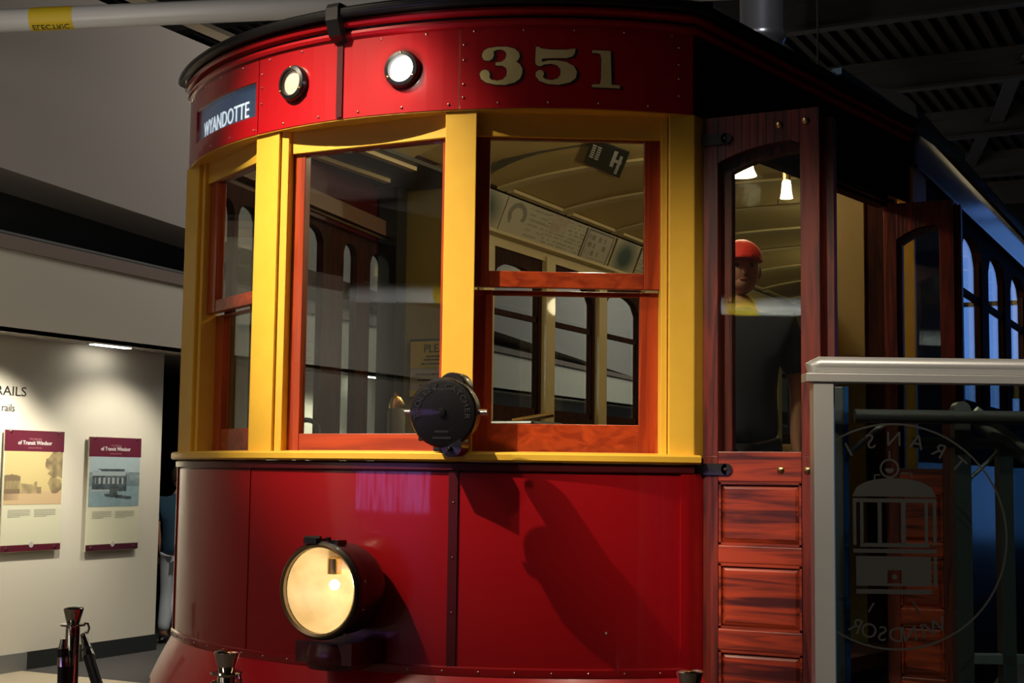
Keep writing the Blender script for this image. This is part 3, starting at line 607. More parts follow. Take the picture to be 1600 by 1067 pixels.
for s in (-1, 1):
    Ps = lambda y, d, s=s: (s*(BX-d), y)
    m_ = MB(); ops = [(y, y+.655, 1.98, 2.80, 2.925) for y in sal if y+.655 < 12 and (s < 0 or y > 3)]
    st = 2.36 if s > 0 else 2.5
    arched(m_, Ps, st, 12.2, 1.66, 3.02, ops, .05); part(m_, 'saloon_side_frame', darkw)
    for y, *_ in ops:
        m_ = MB(); a, b_ = y-.0, y+.655
        m_.prism([Ps(a, .012), Ps(b_, .012), Ps(b_, .04), Ps(a, .04)], 2.585, 2.62); m_.prism([Ps(a, .012), Ps(b_, .012), Ps(b_, .04), Ps(a, .04)], 1.98, 2.02)
        for c in (a, b_-.022): m_.prism([Ps(c, .012), Ps(c+.022, .012), Ps(c+.022, .04), Ps(c, .04)], 1.98, 2.9)
        o = part(m_, 'side_sash', darkw)
        MB().prism([Ps(a, .024), Ps(b_, .024), Ps(b_, .028), Ps(a, .028)], 2.0, 2.94).build('pane', pane_m, o)
        m_ = MB(); m_.prism([Ps(b_+.04, .05), Ps(b_+.175, .05), Ps(b_+.175, .085), Ps(b_+.04, .085)], 1.9, 3.03); part(m_, 'inner_post', cream)
    m_ = MB(); m_.prism([Ps(st, 0), Ps(12.2, 0), Ps(12.2, .04), Ps(st, .04)], .55, 1.66); part(m_, 'side_panel', maroon)
    m_ = MB(); m_.prism([Ps(st, -.012), Ps(12.2, -.012), Ps(12.2, .0), Ps(st, .0)], 1.63, 1.67); part(m_, 'side_moulding', maroon)
m_ = MB(); m_.box(1.372, 1.445, 2.335, 2.37, .5, 3.0); m_.box(1.372, 1.445, 2.37, 2.62, 2.78, 3.0); part(m_, 'corner_post', yellow)
m_ = MB(); m_.box(-1.42, 1.42, 12.15, 12.2, .55, 3.4); part(m_, 'rear_wall', darkw)
m_ = MB(); m_.prism([(-1.08, .45), (-.38, .06), (.38, .06), (1.08, .45), (1.08, .6), (1.38, 2.34), (1.40, 12.1), (-1.40, 12.1), (-1.38, 2.34), (-1.08, .6)], .80, .86); part(m_, 'car_floor', darkw)
# partitions, poles, ceiling
m_ = MB(); m_.box(1.010, 1.183, 2.40, 2.44, .86, 3.1); m_.box(1.183, 1.205, 2.39, 2.45, .86, 3.1); part(m_, 'partition', olive, 'olive cream partition by the doorway')
m_ = MB(); m_.box(1.207, 1.368, 2.41, 2.44, .86, 3.1); part(m_, 'partition', darkw)  # not a partition but a dark sheet added for the darkness in the doorway gap
m_ = MB(); m_.box(-1.30, -.86, 2.42, 2.46, .86, 3.25); part(m_, 'partition', olive)
m_ = MB(); m_.box(-1.385, -1.27, 2.30, 2.40, .86, 3.2); part(m_, 'partition_post', black)
sg = part(MB().box(-1.235, -.86, 2.395, 2.41, 1.985, 2.305), 'notice_board', black, 'yellow notice with black lettering')
MB().box(-1.225, -.87, 2.391, 2.395, 1.998, 2.292).build('sheet', mat('sign_grey_white', (.42, .40, .36), .6), sg)
MB().box(-1.225, -.87, 2.388, 2.391, 2.15, 2.292).build('yellow_block', mat('sign_yellow', (.55, .42, .03), .6), sg); MB().box(-1.225, -.87, 2.388, 2.391, 1.998, 2.03).build('yellow_block', MATS['sign_yellow'], sg)
m_ = MB(); put_text(m_, 'PLEASE', .062, lambda x, y, z: (-1.045+x, 2.386-z, 2.232+y))
for z, w0 in ((2.206, .16), (2.188, .19), (2.166, .22), (2.115, .28), (2.085, .26), (2.055, .25)):
    for i in range(9): 
        x = -1.045-w0/2+w0*i/9; m_.box(x, x+w0/11, 2.386, 2.3875, z, z+.009 if z > 2.15 else z+.004)
m_.build('lettering', ink, sg)
def ceil_z(x): return 3.43-.10*abs(x/1.3)**3
def ceiling_strip(y0, y1, m, name, x1=1.30, dz=0):
    m_ = MB(); xs = [-x1+2*x1*i/24 for i in range(25)]
    for a, b_ in zip(xs[:-1], xs[1:]):
        m_.hexa([(a, y0, ceil_z(a)+dz), (b_, y0, ceil_z(b_)+dz), (b_, y1, ceil_z(b_)+dz), (a, y1, ceil_z(a)+dz)], [(a, y0, ceil_z(a)+dz+.015), (b_, y0, ceil_z(b_)+dz+.015), (b_, y1, ceil_z(b_)+dz+.015), (a, y1, ceil_z(a)+dz+.015)])
    return part(m_, name, m)
ceiling_strip(2.335, 12.1, creamd, 'saloon_ceiling')
for i in range(10):
    y = 3.44+.87*i
    ceiling_strip(y, y+.10, cream, 'ceiling_rib', 1.27, -.018)
    for s in (-1, 1):
        a = MB(); a.box(*sorted((s*1.22, s*1.285)), y+.13, y+.84, 3.318, 3.338); part(a, 'ceiling_moulding', cream)
m_ = MB(); xs = [-1.33+2.66*i/30 for i in range(31)]
hh = lambda x: 3.455-.30*abs(x/1.33)**5
for a, b_ in zip(xs[:-1], xs[1:]): m_.hexa([(a, 2.98, hh(a)-.03), (b_, 2.98, hh(b_)-.03), (b_, 3.02, hh(b_)-.03), (a, 3.02, hh(a)-.03)], [(a, 2.98, hh(a)), (b_, 2.98, hh(b_)), (b_, 3.02, hh(b_)), (a, 3.02, hh(a))])
part(m_, 'portal_arch', mat('dull_pewter', (.16, .16, .13), .3, metal=.6))
# vestibule ceiling
m_ = MB(); cp = [Vector((x*.93, YC+(y-YC)*.93)) for x, y in front]+[Vector((1.22, 1.36)), Vector((1.36, 2.98)), Vector((-1.36, 2.98)), Vector((-1.22, 1.36))]
m_ = MB()
for i in range(9):
    for e_ in ed: x_, y_, z_ = ringpt(e_, .07+.93*i/8); m_.v.append((x_, y_, z_-.045))
k_ = len(ed); m_.f = [(i*k_+j, i*k_+j+1, (i+1)*k_+j+1, (i+1)*k_+j) for i in range(8) for j in range(k_-1)]
part(m_, 'vestibule_ceiling', creamd, smooth=True)
part(MB().prism([(-1.02, .75), (-.86, .75), (-.86, 2.55), (-1.36, 2.55), (-1.24, 1.36)], 3.12, 3.14), 'door_gear_box', mat('gear_box_paint', (.03, .028, .022), .5))
for x, y0, y1 in ((-.93, .9, 1.9), (-1.21, 1.3, 2.1)): part(MB().box(x-.02, x+.02, y0, y1, 3.10, 3.12), 'ceiling_batten', cream)
# ad cards on the cove
def adfn(seed, kind):
    def fn(u, v):
        base = (.50, .45, .33); n = noise(u*9+seed, v*9)
        d = (.10, .10, .09)
        if kind == 0:
            r = math.hypot((u-.3)*1.6, v-.6); c = lerp3(base, d, .7) if (.20 < r < .33 and (v > .45 or u < .2)) else base
            if u > .55 and (v*7) % 1 < .4 and noise(u*30, int(v*7)*3+seed) > .4: c = lerp3(base, d, .45)
            return c
        if kind == 1:
            return lerp3(base, (.30, .15, .1), .5*n) if .1 < u < .5 and v > .5 else (lerp3(base, d, .5) if (v*9) % 1 < .4 and noise(u*36, int(v*9)*5+seed) > .45 else base)
        if kind == 2:
            e = min(u, 1-u, v, 1-v)
            if .04 < e < .075: return d
            return lerp3(base, d, .7) if (v*4.5) % 1 < .62 and noise(u*16, int(v*4.5)*7+seed) > .5 and e > .12 else (.44, .38, .30)
        return lerp3(base, (.03, .07, .05), clampf(1.5-2.6*math.hypot(u-.5, (v-.5)*.8))) 
    return fn
ctop, cbot = (-1.285, 3.325), (-1.375, 3.085)
part(MB().prism([(-1.39, 2.5), (-1.29, 2.5), (-1.29, 12.1), (-1.39, 12.1)], 3.06, 3.08), 'cove_ledge', cream)
o = MB(); o.hexa([(cbot[0]-.01, 2.5, cbot[1]), (ctop[0]-.01, 2.5, ctop[1]), (ctop[0]-.01, 12.1, ctop[1]), (cbot[0]-.01, 12.1, cbot[1])], [(cbot[0]-.02, 2.5, cbot[1]), (ctop[0]-.02, 2.5, ctop[1]), (ctop[0]-.02, 12.1, ctop[1]), (cbot[0]-.02, 12.1, cbot[1])]); part(o, 'cove', cream)
part(MB().box(-1.30, -1.27, 2.5, 12.1, 3.318, 3.350), 'cove_moulding', darkw)
part(MB().hexa([(-1.385, 2.5, 3.0), (-1.36, 2.5, 3.0), (-1.36, 12.1, 3.0), (-1.385, 12.1, 3.0)], [(-1.385, 2.5, 3.085), (-1.36, 2.5, 3.085), (-1.36, 12.1, 3.085), (-1.385, 12.1, 3.085)]), 'window_frieze', cream)
for k, (y0, y1, kd) in enumerate(((3.1, 3.62, 3), (3.63, 4.22, 0), (4.22, 4.82, 1), (4.84, 5.32, 2), (5.36, 5.80, 3), (5.84, 6.4, 1), (6.42, 7.0, 0), (7.05, 7.6, 2), (7.65, 8.3, 1))):
    colour_grid('advert_card', 60, 40, adfn(k*3.7, kd), lambda u, v, y0=y0, y1=y1: (cbot[0]+.004+(ctop[0]-cbot[0])*v, y0+(y1-y0)*u, cbot[1]+.006+(ctop[1]-cbot[1]-.02)*v), tram)
# NOW lettering on the bordered card
m_ = MB(); put_text(m_, 'NOW', .075, lambda x, y, z: (cbot[0]+.008+(ctop[0]-cbot[0])*((y+.15)/.25), 5.08+x, cbot[1]+.006+(ctop[1]-cbot[1])*((y+.15)/.25))); part(m_, 'card_lettering', ink)
# dark card on the ceiling
q4 = [Vector(v) for v in ((-.606, 3.25, 3.385), (-.592, 3.74, 3.385), (-.30, 3.20, 3.405), (-.35, 2.80, 3.405))]
cd = part(MB().hexa(q4, [v+Vector((0, 0, .006)) for v in q4]), 'ceiling_card', mat('black_green_card', (.008, .014, .012), .4), 'dark card on the ceiling')
qq = lambda u, v: (q4[0]*(1-u)+q4[1]*u)*(1-v)+(q4[3]*(1-u)+q4[2]*u)*v-Vector((0, 0, .003))
m_ = MB()
for a_, b2, c_, d_ in [(.06+.0*k, .16, .32+.09*k, .38+.09*k) for k in range(6)]+[(.2, .3, .32+.09*k, .38+.09*k) for k in range(6)]+[(.62, .72, .3, .9), (.72, .9, .5, .62), (.80, .88, .1, .8)]:
    m_.add([qq(a_, c_), qq(b2, c_), qq(b2, d_), qq(a_, d_)], [(0, 1, 2, 3)])
m_.build('lettering', mat('card_white', (.6, .6, .55), .5), cd)
# fittings in the driver's vestibule
def lampshade(loc, r, h, name, sub):
    o = part(MB().lathe([(r*.35, h), (r*.62, h*.96), (r*.74, h*.7), (r*.80, h*.35), (r, 0)], loc, (0, 0, 1), 28), name, glow, smooth=True)
    MB().lathe([(.02, h), (.022, h+.05), (.008, h+.055), (.008, sub)], loc, (0, 0, 1), 14).build('fitting', brass, o, smooth=True)
lampshade((.60, 2.46, 3.055), .070, .095, 'ceiling_lamp', .12); lampshade((.78, 2.60, 2.955), .031, .09, 'ceiling_lamp', .2)
lampshade((.35, 1.3, 3.22), .05, .08, 'ceiling_lamp', .12)  # unseen fitting added to carry the light for the capped figure's face
light('interior_light', 'POINT', (.35, 1.3, 3.15), None, 15, (1, .84, .58), .06)  # added to brighten the capped figure's face
light('interior_light', 'POINT', (.60, 2.46, 2.98), None, 24, (1, .80, .50), .06)
light('interior_light', 'POINT', (.75, 5.3, 3.28), None, 26, (1, .82, .50), .02)
light('interior_light', 'POINT', (.1, 7.5, 3.1), None, 12, (1, .82, .50), .08)
part(MB().tube([(.93, 2.5, .86), (.93, 2.5, 3.14)], .014, 12), 'grab_pole', chrome, smooth=True)
part(MB().tube([(.80, 1.7, .86), (.80, 1.7, 3.14)], .012, 12), 'grab_pole', cream, smooth=True)
w_ = MB(); cx = Vector((-.93, 1.0, 1.74)); w_.tube([cx+Vector((math.cos(t)*.085, math.sin(t)*.04, math.sin(t)*.08)) for t in [i*2*PI/28 for i in range(29)]], .011, 8)
for t in (0, 2.1, 4.2): w_.tube([cx, cx+Vector((math.cos(t)*.085, math.sin(t)*.04, math.sin(t)*.08))], .007, 6)
w_.tube([cx, (-.93, 1.02, .86)], .02, 10); part(w_, 'hand_wheel', iron, smooth=True)
g = MB(); g.lathe([(.04, .86), (.04, 1.86), (.034, 1.88)], (-.63, 1.3, 0), n=24); o = part(g, 'brake_column', mat('grey_enamel', (.16, .17, .15), .3, coat=.5), smooth=True)
MB().lathe([(.034, 1.88), (.036, 1.90), (.022, 1.93), (.012, 1.935), (.012, 1.95), (.0, 1.955)], (-.63, 1.3, 0), n=24).build('cap', brass, o, smooth=True)
g = MB(); g.box(.0, .34, .72, 1.0, .86, 1.80); o = part(g, 'controller_box', black, bevel=.01)
MB().tube([(.03, .86, 1.80), (.03, .86, 1.90), (.035, .86, 1.93)], .014, 10).build('handle', iron, o, smooth=True); MB().lathe([(.045, 0), (.03, .05), (.012, .06), (0, .06)], (.03, .86, 1.8), (0, 0, 1), 18).build('knob', brass, o, smooth=True)
MB().tube([(.20, .82, 1.80), (.34, .90, 1.83)], .011, 8).build('lever', brass, o)
# seats inside the saloon
seatm = mat('tan_rattan', (.28, .17, .07), .6)
for i in range(6):
    for s in (-1, 1):
        y = 3.6+i*.87; o = empty('saloon_seat', (s*.95, y, .86), 0, tram)
        MB().box(-.38, .38, -.2, .22, .36, .45).build('cushion', seatm, o, bevel=.02); MB().box(-.38, .38, .2, .26, .45, 1.0).build('backrest', seatm, o, bevel=.02); MB().box(-.05, .05, -.1, .1, 0, .36).build('pedestal', iron, o)
# steps in the doorway
for k, z in enumerate((.42, .64)): part(MB().prism([(1.12+.0, .60), (1.30, 1.95), (1.10-.0, 1.95), (.92, .6)] if k == 0 else [(1.02, .60), (1.20, 1.95), (1.0, 1.95), (.82, .6)], z-.03, z), 'door_step', darkw)
# running gear
for y in (2.2, 4.2, 9.0, 11.0):
    for s in (-1, 1): part(MB().lathe([(0, -.04), (.34, -.04), (.34, .03), (.37, .04), (.37, .06), (0, .06)], (s*.72, y, .372), (s, 0, 0), 28), 'wheel', iron, smooth=True)
part(MB().box(-.75, .75, 1.7, 4.7, .3, .62), 'truck', black); part(MB().box(-.75, .75, 8.5, 11.5, .3, .62), 'truck', black)
part(MB().box(-1.1, 1.1, .75, 12.1, .62, .80), 'underframe', black)

# ------------------------------------------------------------ people
skinm = mat('skin', (.50, .25, .17), .55); 
def skin_mesh(name, m, parent, joints, edges, radii, levels=2):
    me = bpy.data.meshes.new(name); me.from_pydata(joints, edges, []); o = bpy.data.objects.new(name, me); C.objects.link(o); o.parent = parent
    me.materials.append(m); o.modifiers.new('skin', 'SKIN').use_smooth_shade = True
    for i, v in enumerate(me.skin_vertices[0].data): v.radius = radii[i] if hasattr(radii[i], '__len__') else (radii[i], radii[i]); v.use_root = (i == 0)
    sb = o.modifiers.new('sub', 'SUBSURF'); sb.levels = levels; sb.render_levels = levels
    return o
def person(loc, rz, shirt, trousers, hair, label, cap=None, lean=0, sc=1.0, arms=None, bagm=None):
    t = empty('person', loc, rz); t.scale = (sc,)*3; tag(t, label, 'person')
    # figure faces -Y; z up; 1.75 m
    arms = arms or {-1: [(-.20, .0, 1.42), (-.26, .03, 1.14), (-.23, -.08, .90)], 1: [(.20, 0, 1.42), (.26, .03, 1.14), (.23, -.08, .90)]}
    J = [(0, 0, .98), (0, 0, 1.18), (0, .01, 1.38), (0, .0, 1.50), (0, -.01, 1.56)]; Rr_ = [(.12, .085), (.105, .08), (.11, .075), (.055, .055), (.05, .055)]; E = [(0, 1), (1, 2), (2, 3), (3, 4)]
    for s in (-1, 1):
        k = len(J); a = arms[s]; J += [a[0], a[1], a[2]]; Rr_ += [.058, .045, .03]; E += [(2, k), (k, k+1), (k+1, k+2)]
        hx, hy, hz = a[2]; J += [(hx, hy-.02, hz-.06), (hx, hy-.03, hz-.10)]; Rr_ += [(.038, .022), (.036, .018)]; E += [(k+2, k+3), (k+3, k+4)]
        k = len(J); st = s*.05; J += [(s*.09, 0, .90), (s*.10, -.04*s, .50), (s*.11, .05*s, .09), (s*.11, .05*s-.14, .03)]; Rr_ += [.085, .058, .042, .035]; E += [(0, k), (k, k+1), (k+1, k+2), (k+2, k+3)]
    body = skin_mesh('body', skinm, t, J, E, Rr_)
    # fingers and thumb
    for s in (-1, 1):
        hx, hy, hz = arms[s][2]
        for i in range(4):
            x = hx+(i-1.5)*.017; L = (.062, .072, .068, .052)[i]
            skin_mesh('finger', skinm, body, [(x, hy-.03, hz-.09), (x, hy-.035, hz-.12), (x, hy-.028, hz-.12-L*.5), (x, hy-.015, hz-.12-L*.9)], [(0, 1), (1, 2), (2, 3)], [.009, .009, .008, .007], 1)
        skin_mesh('thumb', skinm, body, [(hx-s*.025, hy-.025, hz-.05), (hx-s*.045, hy-.045, hz-.085), (hx-s*.04, hy-.06, hz-.115)], [(0, 1), (1, 2)], [.012, .010, .008], 1)
    # head
    hd = MB(); hd.ball((0, -.015, 1.665), .098, 24, (.80, .98, 1.16)); hd.ball((0, -.055, 1.60), .055, 16, (.85, .9, .8)); hd.ball((0, -.112, 1.65), .016, 10, (.8, 1.1, 1.5))
    hd.ball((-.08, 0, 1.655), .026, 10, (.4, .8, 1.2)); hd.ball((.08, 0, 1.655), .026, 10, (.4, .8, 1.2)); h_ = hd.build('head', skinm, t, smooth=True)
    ey = MB(); ey.ball((-.032, -.098, 1.675), .011, 10); ey.ball((.032, -.098, 1.675), .011, 10); ey.build('eyes', mat('eye_dark', (.05, .04, .04), .3), h_)
    MB().ball((0, -.103, 1.612), .022, 12, (1, .4, .3)).build('mouth', mat('lips', (.35, .10, .09), .5), h_)
    hr = MB(); hr.ball((0, .012, 1.69), .102, 22, (.84, .98, 1.08)); hr.v = [(x, y, max(z, 1.62 if y > .02 else 1.715)) for x, y, z in hr.v]; hr.build('hair', hair, t, smooth=True)
    if cap:
        cp_ = MB(); cp_.ball((0, -.005, 1.705), .108, 24, (.88, 1.02, .92)); cp_.v = [(x, y, max(z, 1.700)) for x, y, z in cp_.v]; c_ = cp_.build('cap', cap, t, smooth=True)
        br = MB(); br.prism([(-.075, -.08), (-.06, -.165), (-.02, -.19), (.02, -.19), (.06, -.165), (.075, -.08)], 1.700, 1.708); br.build('brim', cap, c_)
    # clothes: short sleeved shirt, trousers, shoes
    JS = [(0, 0, .86), (0, 0, .98), (0, 0, 1.18), (0, .01, 1.37), (0, .005, 1.45), (0, .0, 1.52)]; RS = [(.185, .145), (.180, .140), (.165, .130), (.175, .130), (.10, .09), (.07, .07)]; ES = [(0, 1), (1, 2), (2, 3), (3, 4), (4, 5)]
    for s in (-1, 1):
        a = arms[s]; k = len(JS); p0, p1 = Vector(a[0]), Vector(a[1]); JS += [tuple(p0), tuple(p0.lerp(p1, .85))]; RS += [.078, .070]; ES += [(3, k), (k, k+1)]
    skin_mesh('shirt', shirt, t, JS, ES, RS)
    JT = [(0, 0, 1.0)]; RT = [(.165, .125)]; ET = []
    for s in (-1, 1): k = len(JT); JT += [(s*.09, 0, .86), (s*.10, -.04*s, .50), (s*.11, .05*s, .10)]; RT += [.105, .080, .066]; ET += [(0, k), (k, k+1), (k+1, k+2)]
    skin_mesh('trousers', trousers, t, JT, ET, RT)
    for s in (-1, 1):
        sh = MB(); sh.ball((s*.11, .05*s-.06, .04), .05, 16, (1, 2.6, .8)); sh.v = [(x, y, max(z, .0)) for x, y, z in sh.v]; sh.build('shoe', black, t, smooth=True)
    return t
person((-6.12, 6.36, 0), R_(205), mat('blue_shirt', (.012, .045, .085), .8), mat('white_trousers', (.55, .60, .68), .8, bump=.3, bscale=20), mat('hair_brown', (.05, .03, .02), .7), 'person in a dark blue short sleeved shirt and white trousers by the dark opening', sc=.91, arms={-1: [(-.19, .0, 1.42), (-.225, .03, 1.16), (-.19, -.06, .94)], 1: [(.19, 0, 1.42), (.225, .03, 1.16), (.19, -.06, .94)]})
person((.74, 2.02, .86), R_(25), mat('dark_jacket', (.05, .06, .10), .8), mat('dark_trousers', (.03, .03, .05), .8), mat('hair_dark', (.03, .02, .02), .7), 'person in a bright red cap and dark top standing inside the streetcar door', cap=mat('red_cap', (.75, .04, .03), .7), sc=1.0)

# ------------------------------------------------------------ stanchions and ropes
def stanchion(x, y, label, ring=0):
    t = empty('stanchion', (x, y, 0)); tag(t, label, 'stanchion', 'chrome rope stanchions around the streetcar')
    MB().lathe([(0, 0), (.15, 0), (.155, .012), (.14, .03), (.05, .05), (.03, .06), (0, .06)], (0, 0, 0), n=40).build('base', chrome, t, smooth=True)
    MB().lathe([(.029, .05), (.029, .94), (.024, .95)], (0, 0, 0), n=28).build('pole', chrome, t, smooth=True)
    MB().lathe([(.0, .948), (.050, .948), (.052, .952), (.050, .956), (0, .956)], (0, 0, 0), n=32).build('collar', chrome, t, smooth=True)
    MB().lathe([(.024, .955), (.027, .962), (.033, .985), (.040, 1.012), (.041, 1.018), (.037, 1.022), (.02, 1.026), (0, 1.027)], (0, 0, 0), n=32).build('finial', chrome, t, smooth=True)
    for a in (ring, ring+PI/2+.4):
        h = MB(); c = Vector((math.cos(a), math.sin(a), 0)); h.tube([c*.045+Vector((0, 0, .955)), c*.062+Vector((0, 0, .953)), c*.068+Vector((0, 0, .935)), c*.062+Vector((0, 0, .915)), c*.05+Vector((0, 0, .918))], .005, 8); h.build('hook', chrome, t, smooth=True)
    return t
stanchion(-1.587, .349, 'chrome stanchion standing left of the streetcar, two ropes hooked on', -.9)
stanchion(-.165, -.443, 'chrome stanchion in front of the streetcar, below the headlight', -.2)
stanchion(1.259, -.062, 'chrome stanchion in front of the streetcar door', 0)
def rope(a, b, sag, label):
    a, b = Vector(a), Vector(b); t = empty('barrier_rope', a)
    pts = [(b-a)*u+Vector((0, 0, -4*sag*u*(1-u))) for u in [i/24 for i in range(25)]]
    MB().tube(pts[1:-1], .022, 12).build('rope', rope_m, t, smooth=True)
    for e, q in ((pts[0], pts[1]), (pts[-1], pts[-2])): MB().tube([e, e.lerp(q, .5), q, q+(q-e)*.5], .012, 10, .026).build('end_cap', chrome, t, smooth=True)
    return tag(t, label, 'rope', 'black barrier ropes')
rope((-1.525, .345, .915), (-.22, -.43, .915), .34, 'black rope from the left stanchion to the one below the headlight')
t = empty('barrier_rope', (-1.555, .265, .915)); MB().tube([(0, 0, -.05), (.006, 0, -.12), (.018, -.01, -.3), (.03, -.02, -.6), (.05, -.03, -.86)], .023, 12).build('rope', rope_m, t, smooth=True)
MB().tube([(0, 0, -.01), (0, 0, -.05), (.006, 0, -.12)], .012, 12, .027).build('end_cap', chrome, t, smooth=True); tag(t, 'black rope end hanging straight down from the left stanchion', 'rope', 'black barrier ropes')
rope((-.11, -.43, .915), (1.20, -.07, .915), .34, 'black rope between the stanchions in front of the dash')

# purple glow panel added behind the viewer, sized for the dash reflection
t = tag(empty('added_purple_glow_panel', (-1.45, -5.0, 0)), 'unseen wide low panel glowing mottled purple, added for the reflection in the red dash', 'glow panel')
scm = mat('panel_glow', (.05, .03, .08), .4); nt = scm.node_tree; p_ = nt.nodes['Principled BSDF']; tcn = nt.nodes.new('ShaderNodeTexCoord'); nn = nt.nodes.new('ShaderNodeTexNoise'); nn.inputs['Scale'].default_value = 7; nn.inputs['Detail'].default_value = 5
mpn = nt.nodes.new('ShaderNodeMapping'); mpn.inputs['Scale'].default_value = (1, 1, .35); rpn = nt.nodes.new('ShaderNodeValToRGB'); rpn.color_ramp.elements[0].position = .38; rpn.color_ramp.elements[1].position = .58
rpn.color_ramp.elements[0].color = (.25, .02, .12, 1); rpn.color_ramp.elements[1].color = (.42, .26, .85, 1)
nt.links.new(tcn.outputs['Object'], mpn.inputs[0]); nt.links.new(mpn.outputs[0], nn.inputs[0]); nt.links.new(nn.outputs[0], rpn.inputs[0]); nt.links.new(rpn.outputs[0], p_.inputs['Emission Color']); p_.inputs['Emission Strength'].default_value = 3.6
MB().box(-1.3, 1.3, -.06, -.0, 1.26, 1.66).build('added_panel_casing', black, t); MB().box(-1.26, 1.26, 0, .006, 1.32, 1.62).build('glow_face', scm, t)
for x in (-1.1, 1.1): MB().box(x-.03, x+.03, -.2, .1, 0, .03).build('added_panel_foot', black, t); MB().box(x-.03, x+.03, -.06, -.02, .03, 1.26).build('added_panel_leg', black, t)

# ------------------------------------------------------------ raised platform with glass railing
ang = R_(27.13); plat = empty('boarding_platform', (1.683, -.244, 0), ang); tag(plat, 'dark raised boarding platform beside the streetcar', 'platform')
MB().prism([(.03, .05), (2.9, .05), (3.4, 2.2), (1.3, 2.2), (.62, .62)], .80, .85).build('deck', mat('platform_deck', (.05, .05, .052), .6), plat)
MB().prism([(.08, .10), (2.85, .10), (3.3, 2.1), (1.35, 2.1), (.67, .65)], 0, .80).build('plinth', black, plat)
rail = empty('glass_railing', (1.683, -.244, .0), ang); tag(rail, 'aluminium framed glass railing in the right foreground with a faint round streetcar emblem', 'railing')
RB = lambda mb, n, m, **k: mb.build(n, m, rail, **k)
tt = MB(); tt.tube([(.012, 0, 1.893), (.004, 0, 1.905), (.02, 0, 1.911), (2.6, 0, 1.911)], .0235, 20); tt.box(.0, 2.6, -.022, .022, 1.888, 1.905); RB(tt, 'top_rail', alum, smooth=True)
RB(MB().box(-.022, 2.6, -.035, .035, 1.862, 1.886), 'flat_bar', alum, bevel=.002)
RB(MB().box(.0, .056, -.028, .028, .85, 1.862), 'post', alum, bevel=.003)
RB(MB().box(1.6, 1.656, -.028, .028, .85, 1.862), 'post', alum, bevel=.003)
RB(MB().box(.06, 1.6, .030, .040, .86, 1.862), 'glass_panel', panel_glass)
RB(MB().box(.058, .070, .026, .046, .86, 1.862), 'edge_gasket', bluey)
# rear line of the ramp: posts, handrails, brackets
RB(MB().box(.085, .128, .17, .215, .85, 1.862), 'post', alumd, bevel=.003)
RB(MB().box(.128, .142, .17, .215, .85, 1.862), 'edge_gasket', bluey)
RB(MB().tube([(.165, .19, 1.778), (2.6, .19, 1.778)], .020, 16), 'handrail', alumd, smooth=True)
RB(MB().tube([(.335, .20, 1.703), (.60, .20, 1.703)], .016, 14), 'handrail', alumd, smooth=True)
RB(MB().tube([(.25, .19, 1.756), (.145, .18, 1.668)], .009, 10), 'bracket', alum, smooth=True)
RB(MB().lathe([(0, -.01), (.010, -.01), (.010, .0)], (.140, .165, 1.665), (0, 1, 0), 14), 'bracket_bolt', steel)
pp = MB(); pp.box(.452, .498, .18, .225, .85, 1.80); pp.lathe([(.024, -.022), (.024, .022), (0, .022)], (.475, .2, 1.80), (0, 1, 0), 24); pp.lathe([(.024, -.022), (0, -.023)], (.475, .2, 1.80), (0, 1, 0), 24); RB(pp, 'post', alumd)
RB(MB().box(.58, .62, .18, .225, .85, 1.69), 'post', alumd)
RB(MB().tube([(.48, .20, 1.80), (1.5, .20, 1.02)], .016, 14), 'stair_rail', alum, smooth=True); RB(MB().tube([(.53, .24, 1.80), (1.55, .24, 1.02)], .016, 14), 'stair_rail', alum, smooth=True)
RB(MB().tube([(.60, .2, 1.695), (.50, .2, 1.60)], .006, 8), 'bracket', alum)
RB(MB().box(.498, 1.6, .18, .22, 1.072, 1.100), 'lower_rail', alum, bevel=.002)
RB(MB().box(.63, 1.6, .20, .206, 1.10, 1.66), 'glass_panel', panel_glass)
# emblem seen from behind, reversed
em = MATS['emblem'] if 'emblem' in MATS else mat('emblem_film', (.045, .045, .040), .8, spec=.1)
E_ = MB(); S = 4.06/2241.5; ex, ez = .2345, 1.414
def pe(u, v): # photo-sized units around the emblem centre, to metres on the glass
    return (ex+(u-1383)*S, ez-(v-850)*S)
def er(u0, v0, u1, v1): a, b_ = pe(u0, v1); c, d = pe(u1, v0); E_.box(a, c, .0275, .0295, b_, d)
def ring(cu, cv, r0, r1, a0=0, a1=360, n=64):
    for i in range(n):
        t0, t1 = R_(a0+(a1-a0)*i/n), R_(a0+(a1-a0)*(i+1)/n); q = []
        for t, r in ((t0, r0), (t1, r0), (t1, r1), (t0, r1)): x, z = pe(cu+r*math.cos(t), cv-r*math.sin(t)); q.append((x, .0285, z))
        if q[0][0] > .062: E_.add(q, [(0, 1, 2, 3)])
ring(1383, 836, 170, 173)
n = 20; rp = [pe(1318+129*i/n, 776-28*math.sqrt(max(0, 1-abs(2*i/n-1)**2.4))) for i in range(n+1)]
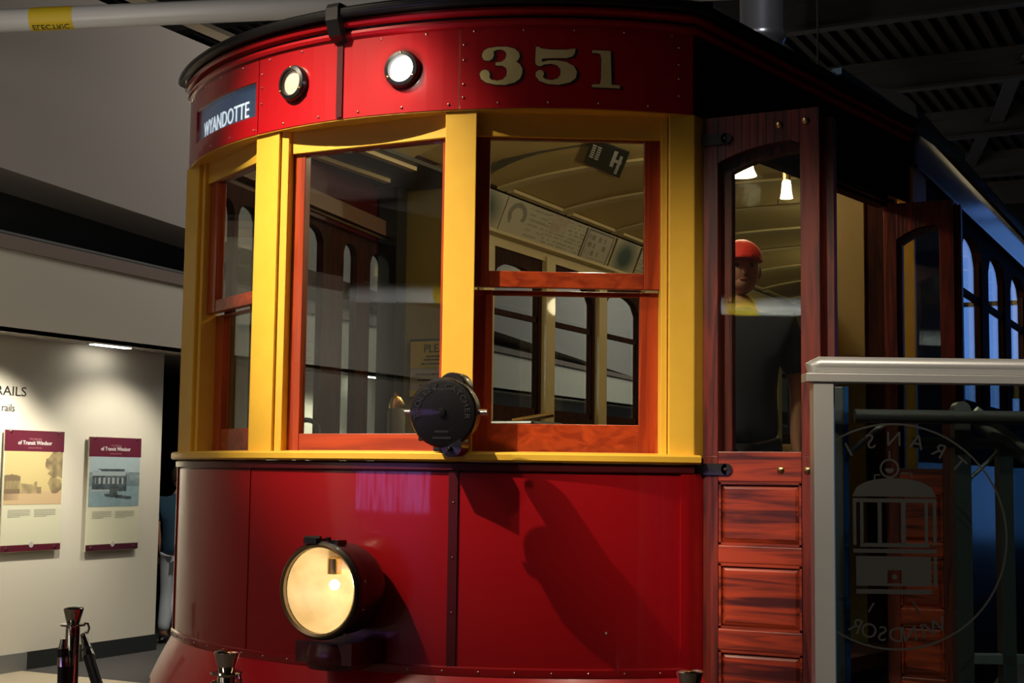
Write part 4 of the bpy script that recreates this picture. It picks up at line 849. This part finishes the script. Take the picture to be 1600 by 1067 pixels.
for a, b_ in zip(rp[:-1], rp[1:]): z0 = pe(0, 776)[1]; E_.add([(a[0], .0285, z0), (b_[0], .0285, z0), (b_[0], .0285, b_[1]), (a[0], .0285, a[1])], [(0, 1, 2, 3)])
for r in ((1319, 779, 1447, 785), (1319, 785, 1324, 850), (1442, 785, 1447, 850), (1330, 785, 1335, 848), (1357, 785, 1363, 848), (1393, 785, 1400, 848), (1429, 785, 1434, 848), (1330, 847, 1436, 853), (1319, 856, 1447, 862), (1442, 867, 1447, 913)): er(*r)
# dash plate of the emblem with a round hole for its headlight
for r in ((1323, 867, 1371, 912), (1393, 867, 1438, 912), (1371, 867, 1393, 888), (1371, 908, 1393, 912)): er(*r)
ring(1382, 898, 0, 4); 
er(1323, 917, 1438, 924)
ring(1376, 733, 12, 15); ring(1376, 733, 0, 7, 180, 360, 20); er(1352, 742, 1362, 744); er(1393, 739, 1411, 741); er(1352, 742, 1354, 750); er(1409, 739, 1411, 748); er(1375, 706, 1377, 719)
for a, b_ in (((1350, 938), (1342, 952)), ((1409, 936), (1420, 953))):
    p0, p1 = pe(*a), pe(*b_); E_.tube([(p0[0], .0285, p0[1]), (p1[0], .0285, p1[1])], .003, 4)
def around(txt, r, a0, a1, bottom):
    for i, ch in enumerate(txt):
        t = R_(a0+(a1-a0)*i/(len(txt)-1)); V, Fs = text_mesh(ch, .058, .0005, mirror=True)
        cx_, cz_ = ex+r*math.cos(t), ez+14*S+r*math.sin(t); rx, rz_ = math.cos(t), math.sin(t)
        ux, uz = (rx, rz_) if not bottom else (-rx, -rz_); tx, tz = (uz, -ux)
        if cx_ > .085: E_.add([(cx_+tx*v[0]+ux*(v[1]-.02), .0275+v[2], cz_+tz*v[0]+uz*(v[1]-.02)) for v in V], Fs)
rr = 149*S
around('TRANSIT', rr, 48, 132, False); around('WINDSOR', rr, -66, -114, True)
E_.v = [(x, y, z) for x, y, z in E_.v]
RB(E_, 'emblem', em)['label'] = 'faint grey reversed emblem of a streetcar in a ring of letters'
